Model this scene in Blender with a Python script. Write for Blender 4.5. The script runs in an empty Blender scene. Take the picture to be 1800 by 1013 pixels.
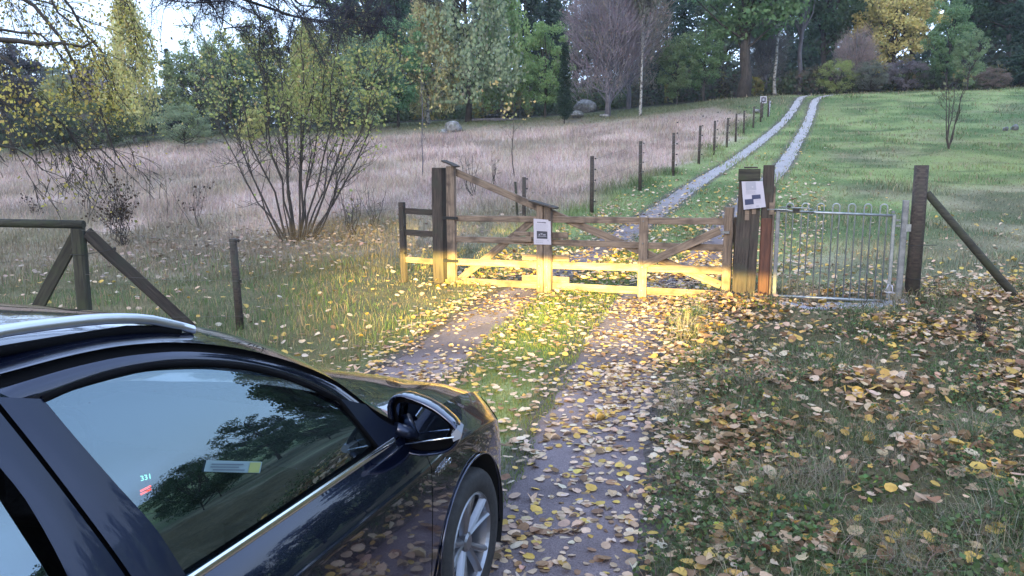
import bpy, math, random
import numpy as np
from mathutils import Vector, Matrix
R = math.radians
scene = bpy.context.scene
COL = scene.collection
# ------------------------------------------------------------------ camera
TH = R(8.9); FPX = 1400.0; CZ = 1.92
cd = bpy.data.cameras.new('camera'); cam = bpy.data.objects.new('camera', cd); COL.objects.link(cam)
cam.location = (0, 0, CZ); cam.rotation_euler = (R(90) - TH, 0, 0)
cd.sensor_width = 36; cd.lens = FPX / 1800 * 36; cd.clip_start = 0.05; cd.clip_end = 2000
scene.camera = cam
# ------------------------------------------------------------------ sky, sun, exposure
SUN_EL, SUN_AZ = R(24), R(200)       # dull light, veiled sun behind and left of the camera
w = bpy.data.worlds.new('World'); scene.world = w; w.use_nodes = True
nt = w.node_tree; bg = nt.nodes['Background']
sky = nt.nodes.new('ShaderNodeTexSky'); sky.sky_type = 'NISHITA'; sky.sun_disc = False
sky.sun_elevation = SUN_EL; sky.sun_rotation = SUN_AZ; sky.air_density = 1.3; sky.dust_density = 3.0; sky.ozone_density = 1.5
tc = nt.nodes.new('ShaderNodeTexCoord'); mp = nt.nodes.new('ShaderNodeMapping'); mp.inputs['Scale'].default_value = (1, 1, 3)
nz = nt.nodes.new('ShaderNodeTexNoise'); nz.inputs['Scale'].default_value = 1.6; nz.inputs['Detail'].default_value = 5
rp = nt.nodes.new('ShaderNodeValToRGB'); rp.color_ramp.elements[0].position = .4; rp.color_ramp.elements[1].position = .7
mx = nt.nodes.new('ShaderNodeMix'); mx.data_type = 'RGBA'
mx.inputs[7].default_value = (9.0, 12.2, 18.5, 1)
nt.links.new(tc.outputs['Generated'], mp.inputs[0]); nt.links.new(mp.outputs[0], nz.inputs['Vector'])
nt.links.new(nz.outputs['Fac'], rp.inputs[0])
mm = nt.nodes.new('ShaderNodeMath'); mm.operation = 'MULTIPLY_ADD'; mm.inputs[1].default_value = .4; mm.inputs[2].default_value = .35
nt.links.new(rp.outputs[0], mm.inputs[0]); nt.links.new(mm.outputs[0], mx.inputs[0])
nt.links.new(sky.outputs[0], mx.inputs[6]); nt.links.new(mx.outputs[2], bg.inputs[0])
bg.inputs[1].default_value = 0.12
sl = bpy.data.lights.new('sun', 'SUN'); sl.energy = 0.7; sl.angle = R(25); sl.color = (1, .95, .88)
so = bpy.data.objects.new('sun', sl); COL.objects.link(so)
sd = Vector((math.sin(SUN_AZ) * math.cos(SUN_EL), math.cos(SUN_AZ) * math.cos(SUN_EL), math.sin(SUN_EL)))
so.rotation_euler = sd.to_track_quat('Z', 'Y').to_euler()
scene.view_settings.view_transform = 'Standard'; scene.view_settings.look = 'None'
scene.view_settings.exposure = 0.95; scene.view_settings.gamma = 1
scene.cycles.max_bounces = 6; scene.cycles.transparent_max_bounces = 12
HEAD_POWER = 9500.0
# ------------------------------------------------------------------ helpers
rng = np.random.default_rng(7); random.seed(7)
def tag(o, label=None, cat=None, group=None, kind=None):
    if label: o['label'] = label
    if cat: o['category'] = cat
    if group: o['group'] = group
    if kind: o['kind'] = kind
    return o
def empty(name, loc, rz=0, label=None, cat=None, group=None):
    o = bpy.data.objects.new(name, None); COL.objects.link(o); o.empty_display_size = .1
    o.location = loc; o.rotation_euler = (0, 0, rz)
    return tag(o, label, cat, group)
def mesh(name, verts, faces, mat, parent=None, smooth=False, loc=None):
    me = bpy.data.meshes.new(name); me.from_pydata([tuple(map(float, v)) for v in verts], [], [tuple(int(i) for i in f) for f in faces]); me.update()
    if smooth: me.polygons.foreach_set('use_smooth', [True] * len(me.polygons))
    o = bpy.data.objects.new(name, me); COL.objects.link(o)
    if mat: me.materials.append(mat)
    if parent: o.parent = parent
    if loc is not None: o.location = loc
    return o
def bigmesh(name, V, F, cols, mat, parent=None, smooth=False):
    """V (n,3), F (m,k) array, cols (n,3) vertex colours"""
    me = bpy.data.meshes.new(name); n = len(V); m, k = F.shape
    me.vertices.add(n); me.vertices.foreach_set('co', np.asarray(V, np.float32).ravel())
    me.loops.add(m * k); me.loops.foreach_set('vertex_index', F.astype(np.int32).ravel())
    me.polygons.add(m); me.polygons.foreach_set('loop_start', np.arange(0, m * k, k, dtype=np.int32))
    me.update(calc_edges=True)
    if smooth: me.polygons.foreach_set('use_smooth', np.ones(m, bool))
    if cols is not None:
        a = me.color_attributes.new('Col', 'FLOAT_COLOR', 'POINT')
        c = np.ones((n, 4), np.float32); c[:, :3] = cols; a.data.foreach_set('color', c.ravel())
    me.materials.append(mat)
    o = bpy.data.objects.new(name, me); COL.objects.link(o)
    if parent: o.parent = parent
    return o
def ray(px, py):
    dv = (506.5 - py) / FPX
    return np.array([(px - 900) / FPX, math.cos(TH) + dv * math.sin(TH), -math.sin(TH) + dv * math.cos(TH)])
def at(px, py, Y):
    r = ray(px, py); t = Y / r[1]; return np.array([r[0] * t, Y, CZ + r[2] * t])
# numpy value noise
_perm = np.random.default_rng(3).random((256, 256))
def vnoise(x, y):
    x = np.asarray(x, float); y = np.asarray(y, float)
    xi = np.floor(x).astype(int); yi = np.floor(y).astype(int); fx = x - xi; fy = y - yi
    fx = fx * fx * (3 - 2 * fx); fy = fy * fy * (3 - 2 * fy)
    g = lambda a, b: _perm[a % 256, b % 256]
    return (g(xi, yi) * (1 - fx) + g(xi + 1, yi) * fx) * (1 - fy) + (g(xi, yi + 1) * (1 - fx) + g(xi + 1, yi + 1) * fx) * fy
def fbm(x, y, o=4):
    s = 0; a = .5; t = 0
    for i in range(o):
        s = s + a * vnoise(x * 2 ** i + 17 * i, y * 2 ** i + 31 * i); t += a; a *= .5
    return s / t
def sstep(a, b, x):
    t = np.clip((x - a) / (b - a), 0, 1); return t * t * (3 - 2 * t)
def pchip(xs, ys, x):
    xs = np.asarray(xs, float); ys = np.asarray(ys, float); x = np.clip(x, xs[0], xs[-1])
    d = np.diff(ys) / np.diff(xs); m = np.zeros(len(xs)); m[0] = d[0]; m[-1] = d[-1]
    for i in range(1, len(xs) - 1): m[i] = 0 if d[i - 1] * d[i] <= 0 else 2 * d[i - 1] * d[i] / (d[i - 1] + d[i])
    i = np.clip(np.searchsorted(xs, x) - 1, 0, len(xs) - 2); hh = xs[i + 1] - xs[i]; t = (x - xs[i]) / hh
    return ((2*t**3 - 3*t**2 + 1) * ys[i] + (t**3 - 2*t**2 + t) * hh * m[i] + (-2*t**3 + 3*t**2) * ys[i + 1] + (t**3 - t**2) * hh * m[i + 1])
# ------------------------------------------------------------------ terrain
TY = [-200, -30, 0, 4, 8, 11, 16, 25, 40, 60, 90, 200, 600]
TU = [-3, -.65, -.325, 0, .325, .65, 3]
TZ = np.array([
 [.3, 0, 0, .1, .3, .4, 1.0],
 [.1, 0, 0, .1, .3, .4, .9],
 [-.1, -.1, -.02, .08, .33, .42, .9],
 [-.2, -.15, -.06, .0, .30, .42, .9],
 [-.3, -.2, -.12, .07, .24, .32, .9],
 [-.3, -.2, -.02, .2, .26, .3, 1.0],
 [-.2, -.1, .1, .48, .65, .55, 1.2],
 [.3, .5, .8, 1.25, 1.62, 1.6, 2.2],
 [1.0, 1.6, 2.2, 2.9, 3.35, 3.8, 4.5],
 [2.0, 3.0, 4.3, 5.1, 6.75, 7.35, 9.5],
 [3, 4, 5.5, 7, 8.9, 9.6, 13],
 [5, 6, 8, 10, 12, 13, 18],
 [6, 7, 9, 11, 13, 14, 20]])
def hbase(x, y):
    x = np.asarray(x, float); y = np.asarray(y, float)
    u = np.clip(x / np.maximum(y, 8), TU[0], TU[-1])
    cols = np.stack([pchip(TY, TZ[:, j], y) for j in range(len(TU))], -1)
    j = np.clip(np.searchsorted(TU, u) - 1, 0, len(TU) - 2); tu = np.asarray(TU)
    t = (u - tu[j]) / (tu[j + 1] - tu[j]); t = t * .5 + .5 * t * t * (3 - 2 * t)
    a = np.take_along_axis(cols, j[..., None], -1)[..., 0]; b = np.take_along_axis(cols, j[..., None] + 1, -1)[..., 0]
    return a * (1 - t) + b * t
def hit(px, py, f=None):
    f = f or hbase; r = ray(px, py); t = 2.0
    ts = np.geomspace(1.5, 150, 1500); z = CZ + r[2] * ts - f(r[0] * ts, r[1] * ts)
    i = np.argmax(z < 0)
    if z[i] >= 0: i = len(ts) - 1
    t0, t1 = ts[i - 1], ts[i]
    k = z[i - 1] / (z[i - 1] - z[i]) if z[i] < 0 else 1
    t = t0 + (t1 - t0) * k
    return r * t + np.array([0, 0, CZ])
def hp(*a): p = hit(*a); return (p[0], p[1])
RUT_R = [(-3.9, -9), (-2.2, -3.5), (-.75, .6), (.12, 3.3), (.82, 6.7), (1.62, 9.9)] + [hp(1232, 455), hp(1300, 368), hp(1372, 295), hp(1404, 245), hp(1424, 205), hp(1434, 176), (27, 68), (29, 80)]
RUT_L = [(-5.5, -8.6), (-3.8, -3), (-2.35, 1.2), (-1.45, 4.2), (-.93, 7.1), (.02, 10.4)] + [hp(1035, 452), hp(1112, 402), hp(1200, 340), hp(1290, 282), hp(1350, 238), hp(1392, 196), hp(1408, 172), (24.8, 68), (26.8, 80)]
RUT_R = np.array(RUT_R, float); RUT_L = np.array(RUT_L, float)
def rutx(P, y): return pchip(P[:, 1], P[:, 0], np.asarray(y, float))
def rutw(y): return np.interp(y, [0, 4, 9, 12, 20, 30, 60], [.44, .44, .41, .36, .30, .26, .24])
FENCE_PX = [(1040, 375), (1125, 338), (1183, 310), (1228, 290), (1255, 273), (1277, 260), (1293, 250), (1307, 238), (1324, 226), (1337, 215), (1350, 207)]
FENCE = np.array([hp(*p) for p in FENCE_PX], float)
def fencex(y): return np.interp(y, np.r_[[11.5], FENCE[:, 1]], np.r_[[-1.6], FENCE[:, 0]])
def h(x, y):
    x = np.asarray(x, float); y = np.asarray(y, float)
    z = hbase(x, y); sc = np.clip(y / 14, .6, 3.5)
    dR = np.abs(x - rutx(RUT_R, y)); dL = np.abs(x - rutx(RUT_L, y)); d = np.minimum(dR, dL)
    side = x - rutx(RUT_R, y)
    verge = sstep(.35, .95, side) * (1 - sstep(8.2, 10.5, y))
    off = sstep(.3, .8, d)
    z = z + off * (.035 + (fbm(x * 1.3, y * 1.3) - .5) * (.10 + .12 * verge)) * np.where(y > 12, .8, 1) + (fbm(x * .25 + 9, y * .25) - .5) * .25 * sstep(13, 26, y) * sstep(.5, 2, d)
    z = z + verge * (.07 + .10 * (fbm(x * 2.1 + 5, y * 2.1 + 3) - .5))
    return z
def h1(x, y): return float(h(np.array([x]), np.array([y]))[0])
def place(px, Y):
    x = (px - 900) / FPX * Y
    for _ in range(4):
        z = h1(x, Y); x = (px - 900) / FPX * (Y * math.cos(TH) - (z - CZ) * math.sin(TH))
    return x, Y, z
def hitp(px, py):
    p = hit(px, py, h); return np.array([p[0], p[1], h1(p[0], p[1])])
# ------------------------------------------------------------------ materials
def newmat(name):
    m = bpy.data.materials.new(name); m.use_nodes = True; n = m.node_tree
    return m, n, n.nodes['Principled BSDF']
def attr_mat(name, rough=.8, spec=.25, noise=None, trans=0.0, objcol=False, bump=0, bscale=60):
    m, n, b = newmat(name); b.inputs['Roughness'].default_value = rough; b.inputs['Specular IOR Level'].default_value = spec
    a = n.nodes.new('ShaderNodeAttribute'); a.attribute_name = 'Col'; c = a.outputs['Color']
    if noise:
        co = n.nodes.new('ShaderNodeTexCoord'); t = n.nodes.new('ShaderNodeTexNoise'); t.inputs['Scale'].default_value = noise[0]; t.inputs['Detail'].default_value = 6; t.inputs['Roughness'].default_value = .7
        n.links.new(co.outputs['Object'], t.inputs['Vector'])
        mr = n.nodes.new('ShaderNodeMapRange'); mr.inputs[1].default_value = .3; mr.inputs[2].default_value = .7; mr.inputs[3].default_value = 1 - noise[1]; mr.inputs[4].default_value = 1 + noise[1]
        n.links.new(t.outputs['Fac'], mr.inputs[0])
        mu = n.nodes.new('ShaderNodeMix'); mu.data_type = 'RGBA'; mu.blend_type = 'MULTIPLY'; mu.inputs[0].default_value = 1
        n.links.new(c, mu.inputs[6]); n.links.new(mr.outputs[0], mu.inputs[7]); c = mu.outputs[2]
        if bump:
            bp = n.nodes.new('ShaderNodeBump'); bp.inputs['Strength'].default_value = bump; bp.inputs['Distance'].default_value = .02
            t2 = n.nodes.new('ShaderNodeTexNoise'); t2.inputs['Scale'].default_value = bscale; t2.inputs['Detail'].default_value = 4
            n.links.new(co.outputs['Object'], t2.inputs['Vector']); n.links.new(t2.outputs['Fac'], bp.inputs['Height']); n.links.new(bp.outputs[0], b.inputs['Normal'])
    if objcol:
        oi = n.nodes.new('ShaderNodeObjectInfo'); mu = n.nodes.new('ShaderNodeMix'); mu.data_type = 'RGBA'; mu.blend_type = 'MULTIPLY'; mu.inputs[0].default_value = 1
        n.links.new(c, mu.inputs[6]); n.links.new(oi.outputs['Color'], mu.inputs[7]); c = mu.outputs[2]
    n.links.new(c, b.inputs['Base Color'])
    if trans:
        tr = n.nodes.new('ShaderNodeBsdfTranslucent'); ms = n.nodes.new('ShaderNodeMixShader'); ms.inputs[0].default_value = trans
        n.links.new(c, tr.inputs[0]); n.links.new(b.outputs[0], ms.inputs[1]); n.links.new(tr.outputs[0], ms.inputs[2])
        n.links.new(ms.outputs[0], n.nodes['Material Output'].inputs[0])
    return m
def plain(name, col, rough=.5, metal=0, spec=.5, coat=0):
    m, n, b = newmat(name); b.inputs['Base Color'].default_value = (*col, 1); b.inputs['Roughness'].default_value = rough
    b.inputs['Metallic'].default_value = metal; b.inputs['Specular IOR Level'].default_value = spec; b.inputs['Coat Weight'].default_value = coat
    return m
def noisy(name, c0, c1, scale=20, rough=.6, metal=0, stretch=(1, 1, 1), bump=.2, lo=.35, hi=.65, moss=None):
    m, n, b = newmat(name); b.inputs['Roughness'].default_value = rough; b.inputs['Metallic'].default_value = metal
    co = n.nodes.new('ShaderNodeTexCoord'); oi = n.nodes.new('ShaderNodeObjectInfo'); mp = n.nodes.new('ShaderNodeMapping'); mp.inputs['Scale'].default_value = stretch
    vm = n.nodes.new('ShaderNodeVectorMath'); vm.operation = 'ADD'; cm = n.nodes.new('ShaderNodeMath'); cm.operation = 'MULTIPLY'; cm.inputs[1].default_value = 50
    n.links.new(oi.outputs['Random'], cm.inputs[0]); n.links.new(co.outputs['Object'], vm.inputs[0]); n.links.new(cm.outputs[0], vm.inputs[1])
    n.links.new(vm.outputs[0], mp.inputs[0])
    t = n.nodes.new('ShaderNodeTexNoise'); t.inputs['Scale'].default_value = scale; t.inputs['Detail'].default_value = 8; t.inputs['Roughness'].default_value = .65
    n.links.new(mp.outputs[0], t.inputs['Vector'])
    r = n.nodes.new('ShaderNodeValToRGB'); r.color_ramp.elements[0].position = lo; r.color_ramp.elements[1].position = hi
    r.color_ramp.elements[0].color = (*c0, 1); r.color_ramp.elements[1].color = (*c1, 1)
    n.links.new(t.outputs['Fac'], r.inputs[0]); c = r.outputs[0]
    if moss:
        t3 = n.nodes.new('ShaderNodeTexNoise'); t3.inputs['Scale'].default_value = 5; t3.inputs['Detail'].default_value = 4; n.links.new(vm.outputs[0], t3.inputs['Vector'])
        r3 = n.nodes.new('ShaderNodeValToRGB'); r3.color_ramp.elements[0].position = .5; r3.color_ramp.elements[1].position = .68; n.links.new(t3.outputs['Fac'], r3.inputs[0])
        mu = n.nodes.new('ShaderNodeMix'); mu.data_type = 'RGBA'; mu.inputs[7].default_value = (*moss, 1); n.links.new(r3.outputs[0], mu.inputs[0]); n.links.new(c, mu.inputs[6]); c = mu.outputs[2]
    n.links.new(c, b.inputs['Base Color'])
    if bump:
        bp = n.nodes.new('ShaderNodeBump'); bp.inputs['Strength'].default_value = bump; bp.inputs['Distance'].default_value = .01
        n.links.new(t.outputs['Fac'], bp.inputs['Height']); n.links.new(bp.outputs[0], b.inputs['Normal'])
    return m
M = {}
M['ground'] = attr_mat('ground_soil', .95, .1, (22, .45), bump=.7, bscale=45)
M['gravel'] = attr_mat('gravel_dirt', .9, .2, (90, .4), bump=.8, bscale=140)
M['blade'] = attr_mat('grass_blade', .7, .2, None, .3)
M['leaf'] = attr_mat('fallen_leaf', .75, .2, (70, .16), .15)
M['crown'] = attr_mat('crown_leaf', .75, .2, None, .45, objcol=True)
M['wood_new'] = noisy('gate_timber', (.095, .068, .052), (.26, .19, .14), 3, .75, 0, (1, 14, 14), .3, moss=(.07, .05, .038))
M['wood_old'] = noisy('old_timber', (.020, .015, .013), (.072, .055, .045), 3, .85, 0, (1, 14, 14), .5, moss=(.042, .040, .03))
M['wood_red'] = noisy('red_brown_timber', (.045, .016, .010), (.12, .045, .026), 3, .7, 0, (1, 14, 14), .4)
M['wood_moss'] = noisy('mossy_timber', (.018, .017, .014), (.055, .052, .036), 3, .9, 0, (1, 14, 14), .5, moss=(.036, .042, .022))
M['galv'] = noisy('galvanised_steel', (.24, .26, .27), (.38, .40, .41), 18, .42, .7, (1, 1, 1), .05)
M['galv_dull'] = noisy('galvanised_steel_dull', (.13, .135, .145), (.25, .255, .26), 14, .55, .5, (1, 1, 1), .08)
M['black_plastic'] = plain('black_plastic', (.012, .012, .013), .4)
M['bark'] = noisy('bark_dark', (.018, .015, .014), (.058, .048, .042), 9, .9, 0, (1, 1, .3), .6)
M['bark_hazel'] = noisy('hazel_bark', (.020, .016, .014), (.060, .050, .042), 9, .8, 0, (1, 1, .3), .3)
M['bark_birch'] = noisy('birch_bark', (.05, .045, .042), (.28, .28, .27), 3, .8, 0, (1, 1, 2.5), .2, .42, .52)
M['bark_grey'] = noisy('grey_bark', (.055, .052, .06), (.14, .13, .15), 9, .9, 0, (1, 1, .3), .3)
M['rock'] = noisy('granite_rock', (.07, .07, .075), (.27, .27, .28), 4, .9, 0, (1, 1, 1), .8, moss=(.09, .10, .07))
M['white_plastic'] = plain('laminated_paper', (.42, .40, .47), .35)
M['print_dark'] = plain('printed_dark', (.045, .045, .06), .3)
M['print_mid'] = plain('printed_grey', (.30, .30, .36), .3)
M['wire'] = plain('fence_wire', (.14, .13, .12), .5, .3)
# ------------------------------------------------------------------ ground sheet
def make_ground():
    us = np.concatenate([np.linspace(-1.35, -.75, 40, endpoint=False), np.linspace(-.75, .75, 330), np.linspace(.76, 1.35, 40)])
    vs = np.concatenate([np.linspace(-3.5, 2, 50, endpoint=False), np.geomspace(2, 16, 210), np.geomspace(16.2, 80, 200), np.geomspace(82, 800, 40)])
    # fan: X = u * (Y + 4.5); behind the camera a plain collar follows
    U, Vv = np.meshgrid(us, vs); X = U * (Vv + 4.5) * .95; Y = Vv
    Z = h(X, Y)
    n_, m_ = X.shape
    idx = np.arange(n_ * m_).reshape(n_, m_)
    F = np.stack([idx[:-1, :-1], idx[:-1, 1:], idx[1:, 1:], idx[1:, :-1]], -1).reshape(-1, 4)
    return X.ravel(), Y.ravel(), Z.ravel(), F
def zone_colours(x, y, tuftcol=False):
    """base colours of soil / sward over the place, tree shade painted in"""
    n1 = fbm(x * .5, y * .5, 4)[:, None]; n2 = fbm(x * .16 + 40, y * .16 + 7, 3)[:, None]; n3 = fbm(x * 3, y * 3, 3)[:, None]
    dR = np.abs(x - rutx(RUT_R, y)); dL = np.abs(x - rutx(RUT_L, y)); d = np.minimum(dR, dL)
    C = lambda *c: np.array(c, float)[None, :]
    mixc = lambda a, b, t: a * (1 - t) + b * t
    green = mixc(C(.10, .15, .058), C(.225, .275, .115), sstep(.3, .7, n1))
    olive = mixc(C(.11, .115, .07), C(.27, .25, .165), sstep(.3, .7, n1))
    dry = mixc(C(.28, .215, .185), C(.45, .355, .315), sstep(.3, .7, n1)); dry = mixc(dry, C(.40, .33, .25), sstep(.45, .75, fbm(x * .9 + 20, y * .5 + 4, 3))[:, None] * .55); dry = mixc(dry, C(.19, .17, .12), sstep(.5, .75, n2) * .55)
    litter = mixc(C(.055, .05, .028), C(.15, .125, .07), n3)
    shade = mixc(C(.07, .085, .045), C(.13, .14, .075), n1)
    yy = y[:, None]; xx = x[:, None]
    # right pasture: green far, olive near
    col = mixc(olive, green, sstep(.25, .7, (n2 - .5) * 1.6 + (yy - 9) / 34 + .25))
    col = mixc(col, C(.20, .175, .11), sstep(.54, .68, fbm(x * .8 + 31, y * .8, 4))[:, None] * .38); col = mixc(col, C(.07, .10, .045), sstep(.56, .70, fbm(x * .55 + 71, y * .9, 4))[:, None] * .6)
    near_tr = (1 - sstep(1.6, 3.2, np.abs(x - (rutx(RUT_R, y) + rutx(RUT_L, y)) / 2)))[:, None]
    col = mixc(col, green, near_tr * .85)
    # left meadow of tall dry grass
    fx = fencex(y)[:, None]
    L = sstep(-.2, 1.2, fx - xx + (n1 - .5) * 3 - .4) * sstep(15.5, 23.5, yy + (n1 - .5) * 9 + np.clip(xx + 3, 0, 6) * .6)
    bank = sstep(-.2, 1.2, fx - xx - .4) * sstep(12, 14.5, yy) * (1 - L); col = mixc(col, mixc(C(.13, .105, .075), C(.27, .215, .155), n3), bank * .9)
    col = mixc(col, dry, L)
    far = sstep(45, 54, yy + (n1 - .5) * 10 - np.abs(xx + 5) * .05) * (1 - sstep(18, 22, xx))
    col = mixc(col, shade, far)  # shade near the trees put into the ground colour
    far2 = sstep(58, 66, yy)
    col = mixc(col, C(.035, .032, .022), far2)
    # foreground left bank and right verge
    nl = (1 - sstep(11.5, 16, yy + (n1 - .5) * 5)) * sstep(.2, 1.0, (rutx(RUT_L, y) - x))[:, None]
    col = mixc(col, mixc(C(.06, .075, .03), C(.16, .13, .075), n3), nl * .9)
    nr = (1 - sstep(8.0, 10.5, yy + (n3 - .5) * 2)) * sstep(.25, .7, (x - rutx(RUT_R, y)))[:, None]
    col = mixc(col, litter, nr)
    return col, d
GX, GY, GZ, GF = make_ground()
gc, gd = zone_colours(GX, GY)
# soil under the wheel tracks
rw = rutw(GY)
tr = (1 - sstep(.0, .25, gd - rw))[:, None]
gc = gc * (1 - tr) + np.array([[.10, .088, .085]]) * tr
# bring the ground down a hair under the gravel strips so that they never meet
GZ2 = GZ - .018 * (1 - sstep(.0, .12, gd - rw + .10))
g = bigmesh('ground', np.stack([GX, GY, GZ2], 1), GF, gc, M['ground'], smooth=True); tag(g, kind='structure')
def make_back():
    # ground behind and around the camera, out to the horizon
    xs = np.concatenate([np.linspace(-800, -14, 16), np.linspace(-12, 12, 30), np.linspace(14, 800, 16)])
    ys = np.concatenate([np.linspace(-800, -40, 10), np.linspace(-35, -3.5, 30)])
    X, Y = np.meshgrid(xs, ys); Z = h(X.ravel(), Y.ravel())
    n_, m_ = X.shape; idx = np.arange(n_ * m_).reshape(n_, m_)
    F = np.stack([idx[:-1, :-1], idx[:-1, 1:], idx[1:, 1:], idx[1:, :-1]], -1).reshape(-1, 4)
    V = [np.stack([X.ravel(), Y.ravel(), Z], 1)]; Fs = [F]; off = n_ * m_
    for s in (-1, 1):
        a = np.concatenate([[-3.5], np.linspace(-2, 60, 40), np.geomspace(64, 800, 12)]); b = np.linspace(0, 1, 14)
        A, B = np.meshgrid(a, b); x0 = s * 1.35 * (A + 4.5) * .95; x0 = np.where(A <= -3.5, s * 1.2825, x0)
        Xs = x0 + (s * 800 - x0) * B ** 2.2 * (np.abs(x0) < 800) ; Ys = A
        Zs = h(Xs.ravel(), Ys.ravel()) - .004
        n2, m2 = Xs.shape; id2 = np.arange(n2 * m2).reshape(n2, m2) + off; off += n2 * m2
        q = [id2[:-1, :-1], id2[:-1, 1:], id2[1:, 1:], id2[1:, :-1]]
        if s < 0: pass
        else: q = q[::-1]
        Fs.append(np.stack(q, -1).reshape(-1, 4)); V.append(np.stack([Xs.ravel(), Ys.ravel(), Zs], 1))
    V = np.concatenate(V); F = np.concatenate(Fs)
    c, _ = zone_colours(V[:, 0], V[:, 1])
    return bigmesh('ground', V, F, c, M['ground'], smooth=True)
tag(make_back(), kind='structure')
def make_rut(P, name):
    ys = np.concatenate([np.linspace(-9, 2, 50, endpoint=False), np.geomspace(2, 80, 420)])
    ss = np.linspace(-1, 1, 13)
    V = []; Cc = []
    cx = rutx(P, ys); dx = np.gradient(cx, ys); nl = np.sqrt(1 + dx ** 2)
    for k, s in enumerate(ss):
        wob = (fbm(ys * 2.3 + 11 * (s > 0), ys * 0 + 3.3 + len(name), 4) - .5) * (.26 - .04 * sstep(12, 20, ys))
        off = s * (rutw(ys) + (wob if abs(s) > .4 else 0) * abs(s))
        X = cx + off * nl * 1.0; Y = ys
        Z = h(X, Y) + .004 - .02 * (abs(s) ** 8) - .012 * (1 - abs(s)) * 0
        V.append(np.stack([X, Y, Z], 1))
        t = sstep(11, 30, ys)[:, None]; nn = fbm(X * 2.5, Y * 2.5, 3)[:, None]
        near = np.array([[.185, .152, .165]]) * (.45 + 1.1 * nn) * (.8 + .4 * fbm(X * .9, Y * .9, 2)[:, None]); far_sheen = np.array([[.36, .345, .36]]) * (.85 + .3 * nn)  # distant gravel paler: the sky's sheen is painted into its colour
        c = near * (1 - t) + far_sheen * t
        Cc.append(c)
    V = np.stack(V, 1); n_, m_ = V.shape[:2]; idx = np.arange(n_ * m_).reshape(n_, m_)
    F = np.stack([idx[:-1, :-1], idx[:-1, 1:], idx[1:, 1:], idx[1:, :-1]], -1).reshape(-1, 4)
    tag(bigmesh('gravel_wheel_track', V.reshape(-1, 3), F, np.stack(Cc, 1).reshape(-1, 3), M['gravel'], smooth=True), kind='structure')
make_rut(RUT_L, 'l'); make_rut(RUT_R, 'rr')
#=====SECTION2
# ------------------------------------------------------------------ timber and steel builders
def pm(root): return Matrix.Translation(root.location) @ Matrix.Rotation(root.rotation_euler.z, 4, 'Z')
def setw(o, parent, mloc):
    o.parent = parent; o.matrix_basis = mloc
def beam(name, p0, p1, wd, ht, mat, parent=None, side=(0, 1, 0), bev=.005, taper=1.0, wob=.003, nseg=6):
    """board from p0 to p1 (parent's space); wd across 'side', ht the other way"""
    p0 = Vector(p0); p1 = Vector(p1); X = (p1 - p0); L = X.length; X.normalize()
    Yv = Vector(side); Yv = (Yv - X * X.dot(Yv)).normalized(); Z = X.cross(Yv)
    a, b = wd / 2, ht / 2; c = min(bev, a * .4, b * .4)
    prof = [(a - c, -b), (a, -b + c), (a, b - c), (a - c, b), (-a + c, b), (-a, b - c), (-a, -b + c), (-a + c, -b)]
    V = []; F = []
    for i in range(nseg + 1):
        t = i / nseg; k = 1 + (taper - 1) * t; oy, oz = random.uniform(-wob, wob), random.uniform(-wob, wob)
        e = .985 if i in (0, nseg) else 1
        for (y, z) in prof: V.append((L * t, y * k * e + oy, z * k * e + oz))
    for i in range(nseg):
        for j in range(8):
            q = i * 8 + j; r = i * 8 + (j + 1) % 8; F.append((q, r, r + 8, q + 8))
    F.append(tuple(range(7, -1, -1))); F.append(tuple(nseg * 8 + j for j in range(8)))
    o = mesh(name, V, F, mat)
    m = Matrix((( X.x, Yv.x, Z.x, p0.x), (X.y, Yv.y, Z.y, p0.y), (X.z, Yv.z, Z.z, p0.z), (0, 0, 0, 1)))
    if parent: o.parent = parent
    o.matrix_basis = m
    return o
def tube_vf(pts, rad, n=8, caps=True, V=None, F=None):
    V = [] if V is None else V; F = [] if F is None else F
    pts = [Vector(p) for p in pts]; base = len(V); k = len(pts)
    rad = rad if hasattr(rad, '__len__') else [rad] * k
    T = [(pts[min(i + 1, k - 1)] - pts[max(i - 1, 0)]).normalized() for i in range(k)]
    up = Vector((0, 0, 1)) if abs(T[0].z) < .9 else Vector((1, 0, 0))
    nrm = (up - T[0] * up.dot(T[0])).normalized()
    for i in range(k):
        nrm = (nrm - T[i] * nrm.dot(T[i])).normalized(); bi = T[i].cross(nrm)
        for j in range(n):
            a = 2 * math.pi * j / n; V.append(pts[i] + (nrm * math.cos(a) + bi * math.sin(a)) * rad[i])
    for i in range(k - 1):
        for j in range(n):
            q = base + i * n + j; r = base + i * n + (j + 1) % n; F.append((q, r, r + n, q + n))
    if caps: F.append(tuple(base + n - 1 - j for j in range(n))); F.append(tuple(base + (k - 1) * n + j for j in range(n)))
    return V, F
def tube(name, pts, rad, mat, parent=None, n=8):
    V, F = tube_vf(pts, rad, n); o = mesh(name, V, F, mat, parent, smooth=False)
    me = o.data; me.polygons.foreach_set('use_smooth', [len(p.vertices) == 4 for p in me.polygons])
    return o
def box_vf(c, s, V=None, F=None):
    V = [] if V is None else V; F = [] if F is None else F; b = len(V)
    for dx in (-1, 1):
        for dy in (-1, 1):
            for dz in (-1, 1): V.append((c[0] + dx * s[0] / 2, c[1] + dy * s[1] / 2, c[2] + dz * s[2] / 2))
    for f in ((0, 1, 3, 2), (4, 6, 7, 5), (0, 4, 5, 1), (2, 3, 7, 6), (0, 2, 6, 4), (1, 5, 7, 3)): F.append(tuple(b + i for i in f))
    return V, F
def boxes(name, L, mat, parent=None):
    V, F = [], []
    for c, s in L: box_vf(c, s, V, F)
    return mesh(name, V, F, mat, parent)
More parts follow.
